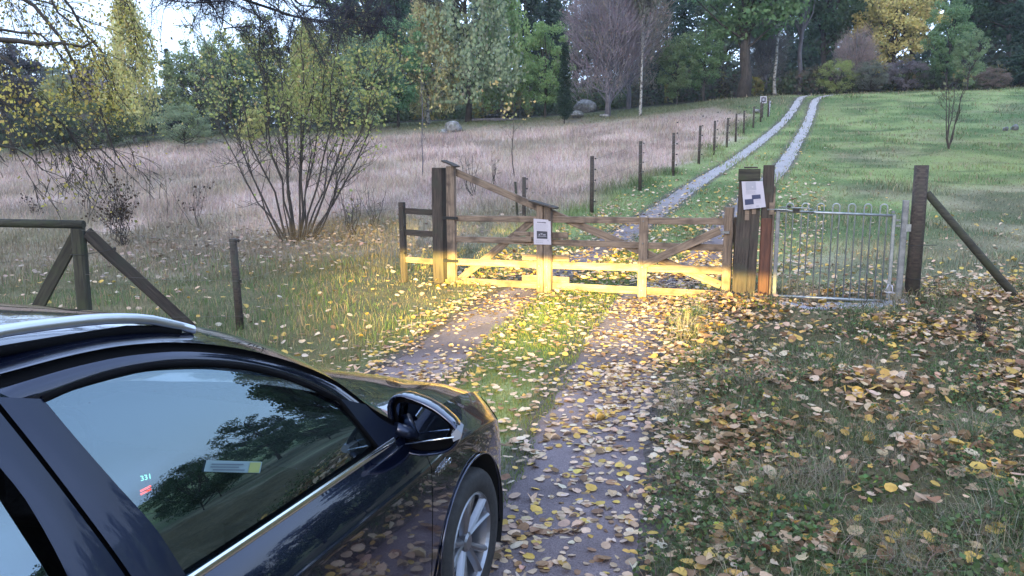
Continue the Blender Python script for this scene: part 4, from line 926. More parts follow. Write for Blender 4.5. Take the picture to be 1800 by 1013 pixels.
# left bank, near
n = 80000; y = 4.5 * (17 / 4.5) ** rs.uniform(0, 1, n); x = rs.uniform(-1.0, .06, n) * y
keep = (x < rutx(RUT_L, y) - .44) & ~((y > 13) & (rs.random(n) < .4)); x, y = x[keep], y[keep]; n = len(x); c, _ = zone_colours(x, y)
tall = sstep(.42, .72, fbm(x * .7 + 3, y * .7 + 8, 3)); cc = jitter(c * 1.1 + .01, n, rs, .35, .09); g_ = rs.random(n) < .30 + .4 * tall; cc[g_] = jitter((.105, .17, .06), int(g_.sum()), rs, .35); dd_ = rs.random(n) < .24; cc[dd_] = jitter((.34, .27, .16), int(dd_.sum()), rs, .3)
near = np.abs(x - rutx(RUT_L, y))
blades(x, y, rs.uniform(.03, .13, n) * (.5 + 1.0 * tall) * np.clip(near, .3, 1) , np.maximum(.004, px2w(y, .5)), cc, rs, 'bank_grass', .7)
# middle strip of the driveway
n = 60000; y = 2.0 * (14 / 2.0) ** rs.uniform(0, 1, n); mid = (rutx(RUT_R, y) + rutx(RUT_L, y)) / 2; x = mid + rs.uniform(-.75, .75, n)
keep = rutdist(x, y) > rutw(y) - .08 + (fbm(x * 4, y * 4, 2) - .5) * .15; x, y = x[keep], y[keep]; n = len(x)
cc = jitter((.135, .185, .045), n, rs, .35, .08); dd_ = rs.random(n) < .2; cc[dd_] = jitter((.28, .24, .12), int(dd_.sum()), rs, .3)
blades(x, y, rs.uniform(.02, .065, n), np.maximum(.0035, px2w(y, .5)), cc, rs, 'driveway_grass', .9)
# right verge, near
n = 210000; y = 1.3 * (10.2 / 1.3) ** rs.uniform(0, 1, n) ** .8; x = rs.uniform(.02, .84, n) * (y + .6); side = x - rutx(RUT_R, y); cl = fbm(x * 1.6 + 7, y * 1.6 + 1, 3)
keep = slabfree(x, y) & (side > .46) & (rs.random(n) < .38 + 1.5 * sstep(.40, .62, cl)) & (rs.random(n) < .35 + sstep(.4, 1.0, side)); x, y, cl = x[keep], y[keep], cl[keep]; n = len(x)
cc = jitter((.115, .150, .062), n, rs, .45, .08); dd_ = rs.random(n) < .36; cc[dd_] = jitter((.30, .26, .19), int(dd_.sum()), rs, .4); dk = rs.random(n) < .2; cc[dk] = jitter((.045, .05, .03), int(dk.sum()), rs, .3)
blades(x, y, rs.uniform(.03, .12, n) * (.45 + 1.1 * sstep(.48, .72, cl)), np.maximum(.0028, px2w(y, .45)), cc, rs, 'verge_grass', 1.5)
# rougher tussocks standing out of the verge
m_ = 240; ty = 1.6 * (10 / 1.6) ** rs.uniform(0, 1, m_); tx = rs.uniform(.05, .82, m_) * (ty + .5); ok = tx - rutx(RUT_R, ty) > .55; tx, ty = tx[ok], ty[ok]
nb_ = 110; x = np.repeat(tx, nb_) + rs.normal(size=len(tx) * nb_) * .05 * np.repeat(rs.uniform(.6, 1.8, len(tx)), nb_); y = np.repeat(ty, nb_) + rs.normal(size=len(tx) * nb_) * .06; n = len(x); th = np.repeat(rs.uniform(.09, .27, len(tx)), nb_); tcl = np.repeat(rs.random(len(tx)), nb_)
cc = jitter((.105, .15, .065), n, rs, .4, .08); k_ = tcl < .4; cc[k_] = jitter((.27, .235, .165), int(k_.sum()), rs, .35); k_ = rs.random(n) < .25; cc[k_] = jitter((.33, .29, .21), int(k_.sum()), rs, .3)
blades(x, y, th * rs.uniform(.5, 1.1, n), np.maximum(.0028, px2w(y, .4)), cc, rs, 'grass_tussocks', 1.7)
# low herbs and dead stalks of the verge
n = 70000; y = 1.3 * (10.2 / 1.3) ** rs.uniform(0, 1, n) ** .8; x = rs.uniform(.02, .84, n) * (y + .6); side = x - rutx(RUT_R, y); cl = fbm(x * 2.6 + 1, y * 2.6 + 5, 3)
keep = slabfree(x, y) & (side > .42) & (rs.random(n) < .15 + 1.4 * sstep(.45, .68, cl)); x, y, cl = x[keep], y[keep], cl[keep]; n = len(x)
P = np.stack([x, y, h(x, y) + rs.uniform(.01, .12, n) * (.4 + sstep(.45, .7, cl))], 1)
cc = jitter((.085, .13, .05), n, rs, .45, .08); k_ = rs.random(n) < .35; cc[k_] = jitter((.10, .085, .05), int(k_.sum()), rs, .4); k_ = rs.random(n) < .004; cc[k_] = jitter((.36, .42, .06), int(k_.sum()), rs, .2)
V, F, cc = leafcards(P, .014, cc, rs, .45, .7); tag(bigmesh('ground_herbs', V, F, cc, M['blade']), kind='stuff')
# ------------------------------------------------------------------ fallen leaves
LT = np.array([(0, -1, 0), (0, 0, 0), (0, 1.06, 0), (-.70, -.78, .0), (-1.0, -.02, .0), (-.66, .72, .0), (.70, -.78, .0), (1.0, -.02, .0), (.66, .72, .0), (.03, -1.0, 0), (.03, -1.75, .05), (-.03, -1.75, .05)])
LF = np.array([(0, 1, 4, 3), (1, 2, 5, 4), (0, 6, 7, 1), (1, 7, 8, 2), (0, 11, 10, 9)])
def litter(x, y, size, cols, rs, tilt, lift, name='fallen_leaves'):
    n = len(x); a = rs.uniform(0, 6.283, n); T = np.repeat(LT[None], n, 0) * size[:, None, None]
    T[:, :, 0] *= rs.uniform(.8, 1.05, n)[:, None]; cup = rs.normal(size=n) * .34; fold = rs.normal(size=n) * np.where(rs.random(n) < .3, .6, .14)
    rr = (LT[:, 0] ** 2 + LT[:, 1] ** 2); T[:, :, 2] += (cup[:, None] * rr[None] * .5 + fold[:, None] * np.abs(LT[None, :, 0])) * size[:, None]
    nz_ = unit(np.stack([rs.normal(size=n) * tilt, rs.normal(size=n) * tilt, np.ones(n)], 1)); fx = np.stack([np.cos(a), np.sin(a), np.zeros(n)], 1); fx = unit(fx - nz_ * (fx * nz_).sum(1)[:, None]); fy = np.cross(nz_, fx)
    P = np.stack([x, y, h(x, y) + lift], 1)[:, None, :] + T[:, :, 0:1] * fx[:, None] + T[:, :, 1:2] * fy[:, None] + T[:, :, 2:3] * nz_[:, None]
    F = (np.arange(n) * 12)[:, None, None] + LF[None]; c = np.repeat(cols[:, None], 12, 1) * (1 + .10 * rs.normal(size=(n, 12, 1)))
    return tag(bigmesh(name, P.reshape(-1, 3), F.reshape(-1, 4), np.clip(c.reshape(-1, 3), 0, .9), M['leaf'], smooth=True), kind='stuff')
def leafcol(n, rs, yel=.3, brown=.12):
    c = jitter((.50, .365, .255), n, rs, .28, .035); u = rs.random(n)
    k_ = u < yel; c[k_] = jitter((.52, .35, .10), int(k_.sum()), rs, .2, .04); k_ = (u > 1 - brown); c[k_] = jitter((.24, .15, .09), int(k_.sum()), rs, .3, .04); k_ = (u > .55) & (u < .68); c[k_] = jitter((.56, .46, .36), int(k_.sum()), rs, .12, .03); return c
rs = np.random.default_rng(77)
n = 480000; y = rs.uniform(1.4, 13.0, n); x = rs.uniform(-3.4, 4.8, n); s = x - rutx(RUT_R, y); dL = x - rutx(RUT_L, y); cl = fbm(x * 1.5, y * 1.5, 3)
den = np.zeros(n); area = 11.6 * 8.2; mx_ = n / area
den = np.where(s > .35, 0, 0)
den = np.where((s <= .45) & (s > -.44), 720 * (.30 + 1.0 * sstep(.38, .62, cl)) * (.50 + .75 * sstep(-.25, .12, s)) * (1 - .25 * sstep(8, 10, y)), den)
den = np.where((s > .45) & (s < 1.0), 480 * (.4 + cl) * (1 - .6 * sstep(.6, 1.0, s)), den)
den = np.where((s <= -.35) & (dL > .35), 150 * (.35 + 1.2 * cl), den)
den = np.where((dL <= .35) & (dL > -.35), 210 * (.35 + 1.3 * sstep(.4, .7, cl)), den)
den = np.where((dL <= -.35) & (dL > -1.3), 330 * (.3 + 1.2 * cl) * (1 - sstep(.35, 1.1, -dL)) + 8, den)
den = den * np.where(y > 10.6, .8, 1)
keep = rs.random(n) < den / mx_; x, y = x[keep], y[keep]; n = len(x); dd_ = rutdist(x, y)
litter(x, y, .016 + .022 * rs.random(n) ** 1.3, leafcol(n, rs, .20, .20), rs, .16 + 0 * x, np.where(dd_ < .36, .010, rs.uniform(.02, .06, n)))
# verge litter
n = 260000; y = rs.uniform(1.2, 10.5, n); x = rs.uniform(.2, 8.6, n); s = x - rutx(RUT_R, y); cl = fbm(x * 1.1 + 3, y * 1.1 + 9, 3); c2 = fbm(x * 3.1, y * 3.1, 2)
den = np.where(s > .8, 120 + 620 * sstep(.48, .64, cl) * (.4 + c2) + 60 * c2, 0) * np.where(y > 7.5, .85, 1); mx_ = n / (9.3 * 8.4)
keep = slabfree(x, y) & (rs.random(n) < den / mx_) & (x / (y + .6) < .8); x, y, c2 = x[keep], y[keep], c2[keep]; n = len(x)
litter(x, y, .013 + .028 * rs.random(n) ** 1.5, leafcol(n, rs, .22, .40) * np.array([[.95, .88, .80]]), rs, .32 + 0 * x, rs.uniform(.02, .085, n) * (1 + .2 * (c2 > .5)))
# thinner scatter farther off and on the left bank
n = 60000; y = 5 * (34 / 5) ** rs.uniform(0, 1, n); x = rs.uniform(-.8, .8, n) * y; s = x - rutx(RUT_R, y); dL = x - rutx(RUT_L, y)
w_ = np.where((s < 2) & (dL > -1.6) & (y > 11), 1.2 * (1 - sstep(15, 28, y)) + .12, 0) + np.where((dL < -1.0) & (y < 15), 0.08 + .2 * sstep(.5, .7, fbm(x * .6, y * .6, 3)), 0) + np.where((s > 1) & (y > 8.6), .30 * (1 - sstep(10, 14, y)) + .10 * (1 - sstep(14, 24, y)), 0)
keep = slabfree(x, y) & (rs.random(n) < w_ * .55); x, y = x[keep], y[keep]; n = len(x)
litter(x, y, rs.uniform(.020, .038, n) * (1 + .012 * y), leafcol(n, rs, .35, .10), rs, .3 + 0 * x, rs.uniform(.03, .08, n))
n = 5500; y = rs.uniform(13, 23, n); x = rs.uniform(-11, 1.0, n); w_ = np.exp(-(((x - hb[0] - .3) / 3.2) ** 2 + ((y - hb[1]) / 2.6) ** 2)) + .10
keep = (rs.random(n) < w_) & (x < fencex(y) - .5); x, y = x[keep], y[keep]; n = len(x)
litter(x, y, rs.uniform(.03, .05, n), jitter((.30, .235, .185), n, rs, .4, .05), rs, .35 + 0 * x, rs.uniform(.03, .12, n))
#=====SECTION4
# ------------------------------------------------------------------ the black car
PSI = R(19); FW = np.array([math.sin(PSI), math.cos(PSI), 0]); RT = np.array([math.cos(PSI), -math.sin(PSI), 0])
CO = np.array([-.15, 3.19, 0]) - RT * .885
car = empty('parked_car', tuple(CO), R(90) - PSI, 'black estate car with silver roof rail, headlights on, in the lower left', 'car')
def cmat_paint():
    m, n, b = newmat('car_paint'); b.inputs['Base Color'].default_value = (.008, .0135, .042, 1); b.inputs['Metallic'].default_value = .8; b.inputs['Roughness'].default_value = .13
    b.inputs['Specular IOR Level'].default_value = .5; b.inputs['Coat Weight'].default_value = 1.0; b.inputs['Coat Roughness'].default_value = .025; b.inputs['Coat IOR'].default_value = 1.6
    co = n.nodes.new('ShaderNodeTexCoord'); v = n.nodes.new('ShaderNodeTexVoronoi'); v.inputs['Scale'].default_value = 38; n.links.new(co.outputs['Object'], v.inputs['Vector'])
    r = n.nodes.new('ShaderNodeValToRGB'); r.color_ramp.elements[0].position = .05; r.color_ramp.elements[1].position = .09; r.color_ramp.elements[0].color = (.5, .5, .5, 1); r.color_ramp.elements[1].color = (.02, .02, .02, 1)
    n.links.new(v.outputs['Distance'], r.inputs[0]); t = n.nodes.new('ShaderNodeTexNoise'); t.inputs['Scale'].default_value = 9; t.inputs['Detail'].default_value = 5; n.links.new(co.outputs['Object'], t.inputs['Vector'])
    ml = n.nodes.new('ShaderNodeMath'); ml.operation = 'MULTIPLY'; n.links.new(r.outputs[0], ml.inputs[0]); n.links.new(t.outputs['Fac'], ml.inputs[1]); n.links.new(ml.outputs[0], b.inputs['Coat Roughness'])
    return m
def cmat_glass(name, tint, ior, rough=.0):
    m, n, b = newmat(name); n.nodes.remove(b); out = n.nodes['Material Output']
    g_ = n.nodes.new('ShaderNodeBsdfGlossy'); g_.inputs['Roughness'].default_value = rough; g_.inputs[0].default_value = (.66, .86, 1, 1); t = n.nodes.new('ShaderNodeBsdfTransparent'); t.inputs[0].default_value = (*tint, 1)
    f = n.nodes.new('ShaderNodeFresnel'); f.inputs[0].default_value = ior; ge = n.nodes.new('ShaderNodeNewGeometry'); s = n.nodes.new('ShaderNodeMixShader')
    n.links.new(f.outputs[0], s.inputs[0]); n.links.new(t.outputs[0], s.inputs[1]); n.links.new(g_.outputs[0], s.inputs[2])
    # a thin film of dust and droplets
    co = n.nodes.new('ShaderNodeTexCoord'); v = n.nodes.new('ShaderNodeTexVoronoi'); v.inputs['Scale'].default_value = 30; n.links.new(co.outputs['Object'], v.inputs['Vector'])
    r = n.nodes.new('ShaderNodeValToRGB'); r.color_ramp.elements[0].position = .035; r.color_ramp.elements[1].position = .06; r.color_ramp.elements[0].color = (.5, .5, .5, 1); r.color_ramp.elements[1].color = (.012, .012, .012, 1)
    d = n.nodes.new('ShaderNodeBsdfDiffuse'); d.inputs[0].default_value = (.12, .14, .17, 1); s2 = n.nodes.new('ShaderNodeMixShader')
    n.links.new(v.outputs['Distance'], r.inputs[0]); n.links.new(r.outputs[0], s2.inputs[0]); n.links.new(s.outputs[0], s2.inputs[1]); n.links.new(d.outputs[0], s2.inputs[2]); n.links.new(s2.outputs[0], out.inputs[0])
    return m
K = dict(paint=cmat_paint(), glass=cmat_glass('window_glass', (.24, .28, .29), 2.9), shield=cmat_glass('windscreen_glass', (.35, .40, .40), 1.9), seal=plain('rubber_seal', (.002, .002, .003), .9, 0, .1), satin=plain('satin_black_trim', (.012, .019, .045), .28, .7, .6, .5),
         chrome=plain('chrome', (.80, .82, .85), .12, 1), alu=plain('brushed_rail', (.58, .60, .64), .28, .9), tyre=noisy('tyre_rubber', (.012, .012, .013), (.028, .027, .027), 40, .8, 0, (1, 1, 1), .2), rim=plain('alloy_rim', (.26, .27, .30), .32, .9),
         dark=plain('cabin_dark', (.012, .012, .014), .7), cloth=noisy('seat_cloth', (.02, .02, .022), (.04, .04, .045), 60, .9, 0, (1, 1, 1), .1), mirror=plain('mirror_glass', (.20, .25, .34), .03, 1), lamp=cmat_glass('lamp_lens', (.55, .55, .55), 2.0, .02), liner=plain('arch_liner', (.006, .006, .006), .9))
def CV(x, l, z): return (x, -l, z)
def grid(name, G, mat, parent=car, smooth=True, flip=False, keep=None, mirrored=True, both=True):
    """G (n,m,3) in (x,l,z); built on the right side and, if both, mirrored to the left as its own part"""
    outs = []
    for s in ((1, -1) if both else (1,)):
        V = G.reshape(-1, 3) * np.array([1, -s, 1]); n_, m_ = G.shape[:2]; idx = np.arange(n_ * m_).reshape(n_, m_)
        F = np.stack([idx[:-1, :-1], idx[1:, :-1], idx[1:, 1:], idx[:-1, 1:]], -1)
        F = F[keep] if keep is not None else F.reshape(-1, 4)
        if (s < 0) != flip: F = F[:, ::-1]
        used = np.unique(F); mp_ = -np.ones(len(V), int); mp_[used] = np.arange(len(used))
        o = mesh(name, V[used], mp_[F], mat, parent, smooth=smooth); outs.append(o)
    return outs
xk = [-3.62, -3.48, -3.0, -2.2, -1.2, -.5, 0, .35, .6, .78, .9, .965]
def Wd(x): return pchip(xk, [.66, .79, .862, .880, .884, .884, .886, .860, .790, .69, .56, .40], x)
def ZB(x): return pchip([-3.62, -3.0, -2.2, -1.2, -.6, -.3, 0, .35, .6, .78, .9, .965], [1.0, 1.0, .985, .970, .966, .962, .940, .872, .775, .67, .57, .47], x)
def INS(x): return pchip([-3.6, -.6, -.2, 0.2, .965], [.068, .068, .10, .13, .13], x)
ROWZ = [.20, .28, .40, .56, .72, .815, .84, .89, .935, .968]; ROWI = [.080, .026, .012, .006, .002, .002, .010, .030, .050, .068]
def sidept(x, j):
    jz = pchip(range(10), ROWZ, j); ji = pchip(range(10), ROWI, j); zb = ZB(x); k = (jz - .2) / .768
    return np.stack([x + 0 * jz, Wd(x) - ji - (INS(x) - .068) * k ** 4, .2 + (zb - .2) * k], -1)
def sidegrid(x0, x1, dx=.02, nj=46):
    n = max(2, int(round((x1 - x0) / dx)) + 1); X, J = np.meshgrid(np.linspace(x0, x1, n), np.linspace(0, 9, nj), indexing='ij'); return sidept(X, J)
def cutarch(G, cx, cz=.325, rad=.372):
    P = (G[:-1, :-1] + G[1:, :-1] + G[1:, 1:] + G[:-1, 1:]) / 4; keep = np.hypot(P[..., 0] - cx, P[..., 2] - cz) > rad
    n_, m_ = G.shape[:2]; cnt = np.zeros((n_, m_)); tot = np.zeros((n_, m_))
    for a in (0, 1):
        for b in (0, 1): cnt[a:n_ - 1 + a, b:m_ - 1 + b] += keep; tot[a:n_ - 1 + a, b:m_ - 1 + b] += 1
    bd = (cnt > 0) & (cnt < tot); G = G.copy(); d = np.hypot(G[..., 0] - cx, G[..., 2] - cz); d = np.maximum(d, 1e-3)
    G[..., 0] = np.where(bd, cx + (G[..., 0] - cx) * rad / d, G[..., 0]); G[..., 2] = np.where(bd, cz + (G[..., 2] - cz) * rad / d, G[..., 2])
    return G, keep
G, kp = cutarch(sidegrid(-.425, .965), 0); grid('front_wing', G, K['paint'], keep=kp)
fd = grid('front_door', sidegrid(-1.72, -.431), K['paint']); rd = grid('rear_door', sidegrid(-2.55, -1.726), K['paint'])
G, kp = cutarch(sidegrid(-3.62, -2.556), -2.62); grid('rear_wing', G, K['paint'], keep=kp)
# black inner shell behind the shut lines
for x0, x1 in ((-.47, -.39), (-1.76, -1.68), (-2.60, -2.52)):
    G = sidegrid(x0, x1, .04, 12); G[..., 1] -= .012; grid('door_seal', G, K['seal'])
for cx in (0, -2.62):
    a = np.linspace(-.45, math.pi + .45, 30); G = np.stack([np.stack([cx + .372 * np.cos(a), 0 * a + l, .325 + .372 * np.sin(a)], -1) for l in (.872, .58)], 1); grid('arch_liner', G, K['liner'])
    a = np.linspace(-.2, math.pi + .2, 34); 
    for s in (1, -1): tube('arch_lip', [CV(cx + .374 * math.cos(t), s * (float(Wd(cx + .374 * math.cos(t))) - .004), .325 + .374 * math.sin(t)) for t in a], .005, K['paint'], car, 6)
# bonnet
xe = np.linspace(0, 1, 34); ll = np.linspace(0, 1, 15); Gh = np.zeros((34, 29, 3))
for i, t in enumerate(xe):
    for j, u in enumerate(np.linspace(-1, 1, 29)):
        xr_ = -.40 + .22 * (1 - u * u); x = xr_ + (.955 - xr_) * t; le = float(Wd(x)) - float(INS(x)) - .004
        cr = float(pchip([-.4, 0, .35, .6, .9], [.02, .035, .045, .05, .05], x)); hump = .012 * math.exp(-((abs(u) - .78) / .14) ** 2)
        Gh[i, j] = (x, -u * le, float(ZB(x)) + cr * (1 - u * u) + hump - .004)
grid('bonnet', Gh, K['paint'], both=False, flip=True)
V, F = [], []
for (x, l, z) in []: pass
# nose and tail closing panels
def endpanel(name, x, bulge, mat, n=13):
    P = sidept(np.full(30, x), np.linspace(0, 9, 30)); G = np.zeros((30, n, 3))
    for j, u in enumerate(np.linspace(-1, 1, n)): G[:, j, 0] = x + bulge * (1 - u * u); G[:, j, 1] = u * P[:, 1]; G[:, j, 2] = P[:, 2]
    grid(name, G, mat, both=False, flip=bulge > 0)
endpanel('front_bumper', .965, .06, K['paint']); endpanel('rear_bumper', -3.62, -.10, K['paint'])
# greenhouse curves
def LAT(z): return .66 + (1.45 - z) * .3125
FXc = [-3.35, -2.9, -2.3, -1.884, -1.749, -1.63, -1.464, -1.279, -1.067, -.828, -.638, -.52]; FZc = [1.38, 1.44, 1.482, 1.492, 1.492, 1.488, 1.468, 1.423, 1.345, 1.222, 1.065, .985]
def FZ(x): return pchip(FXc, FZc, x)
def polyl(P, n, sm=True):
    P = np.array(P, float); s = np.r_[0, np.cumsum(np.linalg.norm(np.diff(P, axis=0), axis=1))]; t = np.linspace(0, s[-1], n); return np.stack([pchip(s, P[:, i], t) for i in range(P.shape[1])], -1)
def ruled(A_, B_, m, inset=0, bulge=0.0):
    G = np.zeros((len(A_), m, 3))
    for j, v in enumerate(np.linspace(0, 1, m)):
        xz = A_ * (1 - v) + B_ * v; G[:, j, 0] = xz[:, 0]; G[:, j, 2] = xz[:, 1]; G[:, j, 1] = LAT(xz[:, 1]) - inset + bulge * math.sin(math.pi * v)
    return G
WT = polyl([(-1.806, 1.448), (-1.719, 1.455), (-1.562, 1.450), (-1.387, 1.421), (-1.21, 1.371), (-1.037, 1.297), (-.83, 1.175)], 40)
WB = polyl([(-1.60, .972), (-.70, .975)], 40)
grid('window_glass', ruled(WB, WT, 14, .010, .008), K['glass'], both=True)
seal = [CV(x, LAT(z) + .001, z) for x, z in WT] + [CV(x, LAT(z) + .001, z) for x, z in polyl([(-.83, 1.175), (-.77, 1.083), (-.735, 1.03), (-.70, .975)], 8)]
for s in (1, -1): tube('window_seal', [(p[0], p[1] * s, p[2]) for p in seal], .0085, K['seal'], car, 6)
# painted upper door frame between window and roof gap
FT = polyl([(-1.895, 1.490)] + [(x, float(FZ(x))) for x in (-1.749, -1.63, -1.464, -1.279, -1.067, -.828, -.70)], 40); WT2 = polyl([(-1.85, 1.452)] + [tuple(p) for p in WT[::6]] + [(-.80, 1.13)], 40)
grid('door_frame', ruled(WT2, FT, 5, -.001, .004), K['paint'])
# mirror sail panel
sa = polyl([(-.83, 1.18), (-.77, 1.083), (-.735, 1.03), (-.70, .972)], 10); sb = polyl([(-.70, 1.125), (-.66, 1.08), (-.60, 1.03), (-.50, .972)], 10); grid('mirror_sail', ruled(sa, sb, 5, -.006), K['satin'])
# B pillar covers
ga = polyl([(-1.806, 1.450), (-1.761, 1.352), (-1.708, 1.243), (-1.64, 1.104), (-1.60, .972)], 16); se = polyl([(-1.900, 1.480), (-1.853, 1.365), (-1.805, 1.239), (-1.748, 1.08), (-1.716, .972)], 16)
se2 = se + np.array([-.012, 0]); rg = polyl([(-1.985, 1.482), (-1.935, 1.36), (-1.905, 1.28), (-1.875, 1.125), (-1.86, .972)], 16)
grid('pillar_cover', ruled(se, ga, 6, -.004, .003), K['satin']); grid('pillar_cover', ruled(rg, se2, 6, -.004, .003), K['satin'])
grid('pillar_seal', ruled(se2 - np.array([.01, 0]), se + np.array([.01, 0]), 3, .012), K['seal'])
# rear door glass, quarter
rt = polyl([(-1.985, 1.452), (-2.3, 1.448), (-2.75, 1.40)], 16); rb = polyl([(-1.86, .975), (-2.3, .985), (-2.62, .995)], 16); grid('rear_window_glass', ruled(rt, rb, 10, .010, .0), K['glass'])
rf = polyl([(-1.90, 1.492), (-2.3, 1.482), (-2.80, 1.450)], 16); grid('rear_door_frame', ruled(rf, polyl([(-1.90, 1.452), (-2.3, 1.448), (-2.75, 1.40)], 16), 4, -.001), K['paint'])
qa = polyl([(-2.80, 1.450), (-2.75, 1.40), (-2.62, .995)], 12); qb = polyl([(-3.35, 1.38), (-3.45, 1.2), (-3.60, 1.0)], 12); grid('rear_pillar', ruled(qa, qb, 8, 0), K['paint'])
# black gap between door frame and roof
xsE = np.linspace(-3.3, -.53, 70)
EZ = FZ(xsE) + .020; g0 = np.stack([xsE, LAT(FZ(xsE)) - .004, FZ(xsE) - .002], -1); g1 = np.stack([xsE, LAT(EZ) - .020, EZ - .008], -1); g2 = np.stack([xsE, LAT(EZ) - .008, EZ + .003], -1)
grid('roof_gap_seal', np.stack([g0, g1, g2], 1), K['seal'], flip=False)
# roof, front pillars and windscreen
ns_ = 61; Gr = np.zeros((70, ns_, 3))
for i, x in enumerate(xsE):
    k = float(sstep(-1.55, -.45, np.array(x))) ; k = (x + 1.5) / 1.0 if x > -1.5 else 0; k = max(0, min(1, k)); zE = float(EZ[i]); lE = float(LAT(zE)) - .010; xC = x + .34 * k ** .8; zC = zE + .062 * (1 - k) ** 1.3 + .012 * k
    for j, u in enumerate(np.linspace(-1, 1, ns_)):
        s = 1 - abs(u) ** 2.4; s2 = 1 - abs(u) ** (5.0 - 2.4 * k); Gr[i, j] = (x + (xC - x) * s, -u * lE, zE + (zC - zE) * s2)
P = (Gr[:-1, :-1] + Gr[1:, 1:]) / 2; iu = np.abs((np.arange(ns_ - 1) + .5) / (ns_ - 1) * 2 - 1)[None, :]; xm = (xsE[:-1] + xsE[1:])[:, None] / 2
isgl = (iu < .90) & (xm > -1.26); grid('roof', Gr, K['paint'], both=False, flip=True, keep=~isgl); grid('windscreen', Gr, K['shield'], both=False, flip=True, keep=isgl)
tg = np.zeros((8, 13, 3))
for i, t in enumerate(np.linspace(0, 1, 8)):
    for j, u in enumerate(np.linspace(-1, 1, 13)): tg[i, j] = (-3.3 - .32 * t - .08 * (1 - u * u) * t, u * (.68 + .05 * t - .0 * t), 1.41 + .06 * (1 - u * u) * (1 - t) - .42 * t)
grid('tailgate', tg, K['glass'], both=False)
# cowl
grid('cowl', np.stack([np.stack([-.52 + .40 * (1 - u ** 2) * np.ones(2) + np.array([0, .16]) * 1.0, u * .70 * np.ones(2), .955 + np.array([.012, -.012])], -1) for u in np.linspace(-1, 1, 15)], 0), K['seal'], both=False)
tube('wiper', [CV(-.30, .45, .985), CV(-.33, .1, 1.0), CV(-.36, -.35, .995)], .009, K['seal'], car, 5)
# belt trims
for s in (1, -1):
    for nm, x0, x1 in (('belt_trim', -1.715, -.60), ('belt_trim', -2.66, -1.735)):
        xs_ = np.linspace(x0, x1, 14); V, F = [], []
        G = np.stack([np.stack([xs_, s * (LAT(.97) + .008 + 0 * xs_), ZB(xs_) + .017], -1), np.stack([xs_, s * (LAT(.97) + .016 + 0 * xs_), ZB(xs_) + .006], -1), np.stack([xs_, s * (LAT(.97) + .010 + 0 * xs_), ZB(xs_) - .006], -1)], 1); G[0, :, 2] = G[0, 0, 2]; 
        grid(nm, G, K['chrome'], both=False, flip=s > 0)
# roof rails
for s in (1, -1):
    prof = [(-1.27, 1.492), (-1.34, 1.520), (-1.45, 1.556), (-1.62, 1.583), (-1.85, 1.598), (-2.3, 1.598), (-2.8, 1.57), (-3.1, 1.52), (-3.2, 1.48)]
    P_ = polyl(prof, 40); V, F = [], []
    for (x, z) in P_:
        wd = .013; ht = .013 if -3.1 < x < -1.33 else .012
        for a in range(10):
            t = 2 * math.pi * a / 10; V.append(CV(x, s * .575 + wd * (abs(math.cos(t)) ** .6) * np.sign(math.cos(t)), z - ht + ht * (abs(math.sin(t)) ** .6) * np.sign(math.sin(t))))
    for i in range(39):
        for a in range(10): q = i * 10 + a; r_ = i * 10 + (a + 1) % 10; F.append((q, r_, r_ + 10, q + 10))
    F += [tuple(range(10)), tuple(390 + a for a in range(9, -1, -1))]
    rl = mesh('roof_rail', V, F, K['alu'], car, smooth=True)
    tube('rail_foot', [CV(x, s * .575, z - .045) for x, z in polyl([(-1.32, 1.53), (-1.5, 1.568), (-2.2, 1.60), (-3.0, 1.555)], 20)], .012, K['seal'], rl, 6)
# wheels
def wheel(x, s):
    V, F = [], []; pr = [(-.10, .215), (-.112, .25), (-.112, .285), (-.098, .306), (-.08, .314), (0, .317), (.08, .314), (.098, .306), (.112, .285), (.112, .25), (.10, .215), (.085, .205), (-.085, .205)]
    N = 56; k = len(pr)
    for i in range(N):
        a = 2 * math.pi * i / N
        for (y, r) in pr: V.append((r * math.cos(a), y, r * math.sin(a)))
    for i in range(N):
        for j in range(k): q = i * k + j; q2 = i * k + (j + 1) % k; r_ = ((i + 1) % N) * k; F.append((q, q2, r_ + (j + 1) % k, r_ + j))
    w_ = mesh('wheel', V, F, K['tyre'], car, smooth=True); w_.location = CV(x, s * .765, .317)
    o = -s  # outward in local y is -s
    V, F = [], []; pr = [(.098, .216), (.104, .208), (.090, .200), (.03, .192), (-.08, .19)]; k = len(pr)
    for i in range(N):
        a = 2 * math.pi * i / N
        for (y, r) in pr: V.append((r * math.cos(a), y * o, r * math.sin(a)))
    for i in range(N):
        for j in range(k - 1): q = i * k + j; r_ = ((i + 1) % N) * k; F.append((q, q + 1, r_ + j + 1, r_ + j))
    # five forked spokes with a raised ridge
    def spoke(a0, a1, w0, w1):
        b = len(V); n_ = 6
        for i in range(n_):
            t = i / (n_ - 1); r = .035 + .168 * t; a = a0 + (a1 - a0) * t; wv = (w0 + (w1 - w0) * t) / 2; y = .070 + .028 * t
            for (dw, dy) in ((-1, -.022), (-.55, .0), (0, .007), (.55, 0), (1, -.022)):
                V.append((r * math.cos(a) - math.sin(a) * wv * dw, (y + dy) * o, r * math.sin(a) + math.cos(a) * wv * dw))
        for i in range(n_ - 1):
            for j in range(4): q = b + i * 5 + j; F.append((q, q + 1, q + 6, q + 5))
    for i in range(5):
        a = 2 * math.pi * i / 5 + .45; spoke(a - .10, a - .24, .040, .034); spoke(a + .10, a + .24, .040, .034)
    V, F = tube_vf([(0, .03 * o, 0), (0, .078 * o, 0), (0, .086 * o, 0)], [.045, .042, .03], 16, True, V, F)
    mesh('rim', V, F, K['rim'], w_, smooth=False)
    V, F = tube_vf([(0, .0, 0), (0, .02 * o, 0)], [.145, .145], 32); mesh('brake_disc', V, F, K['alu'], w_)
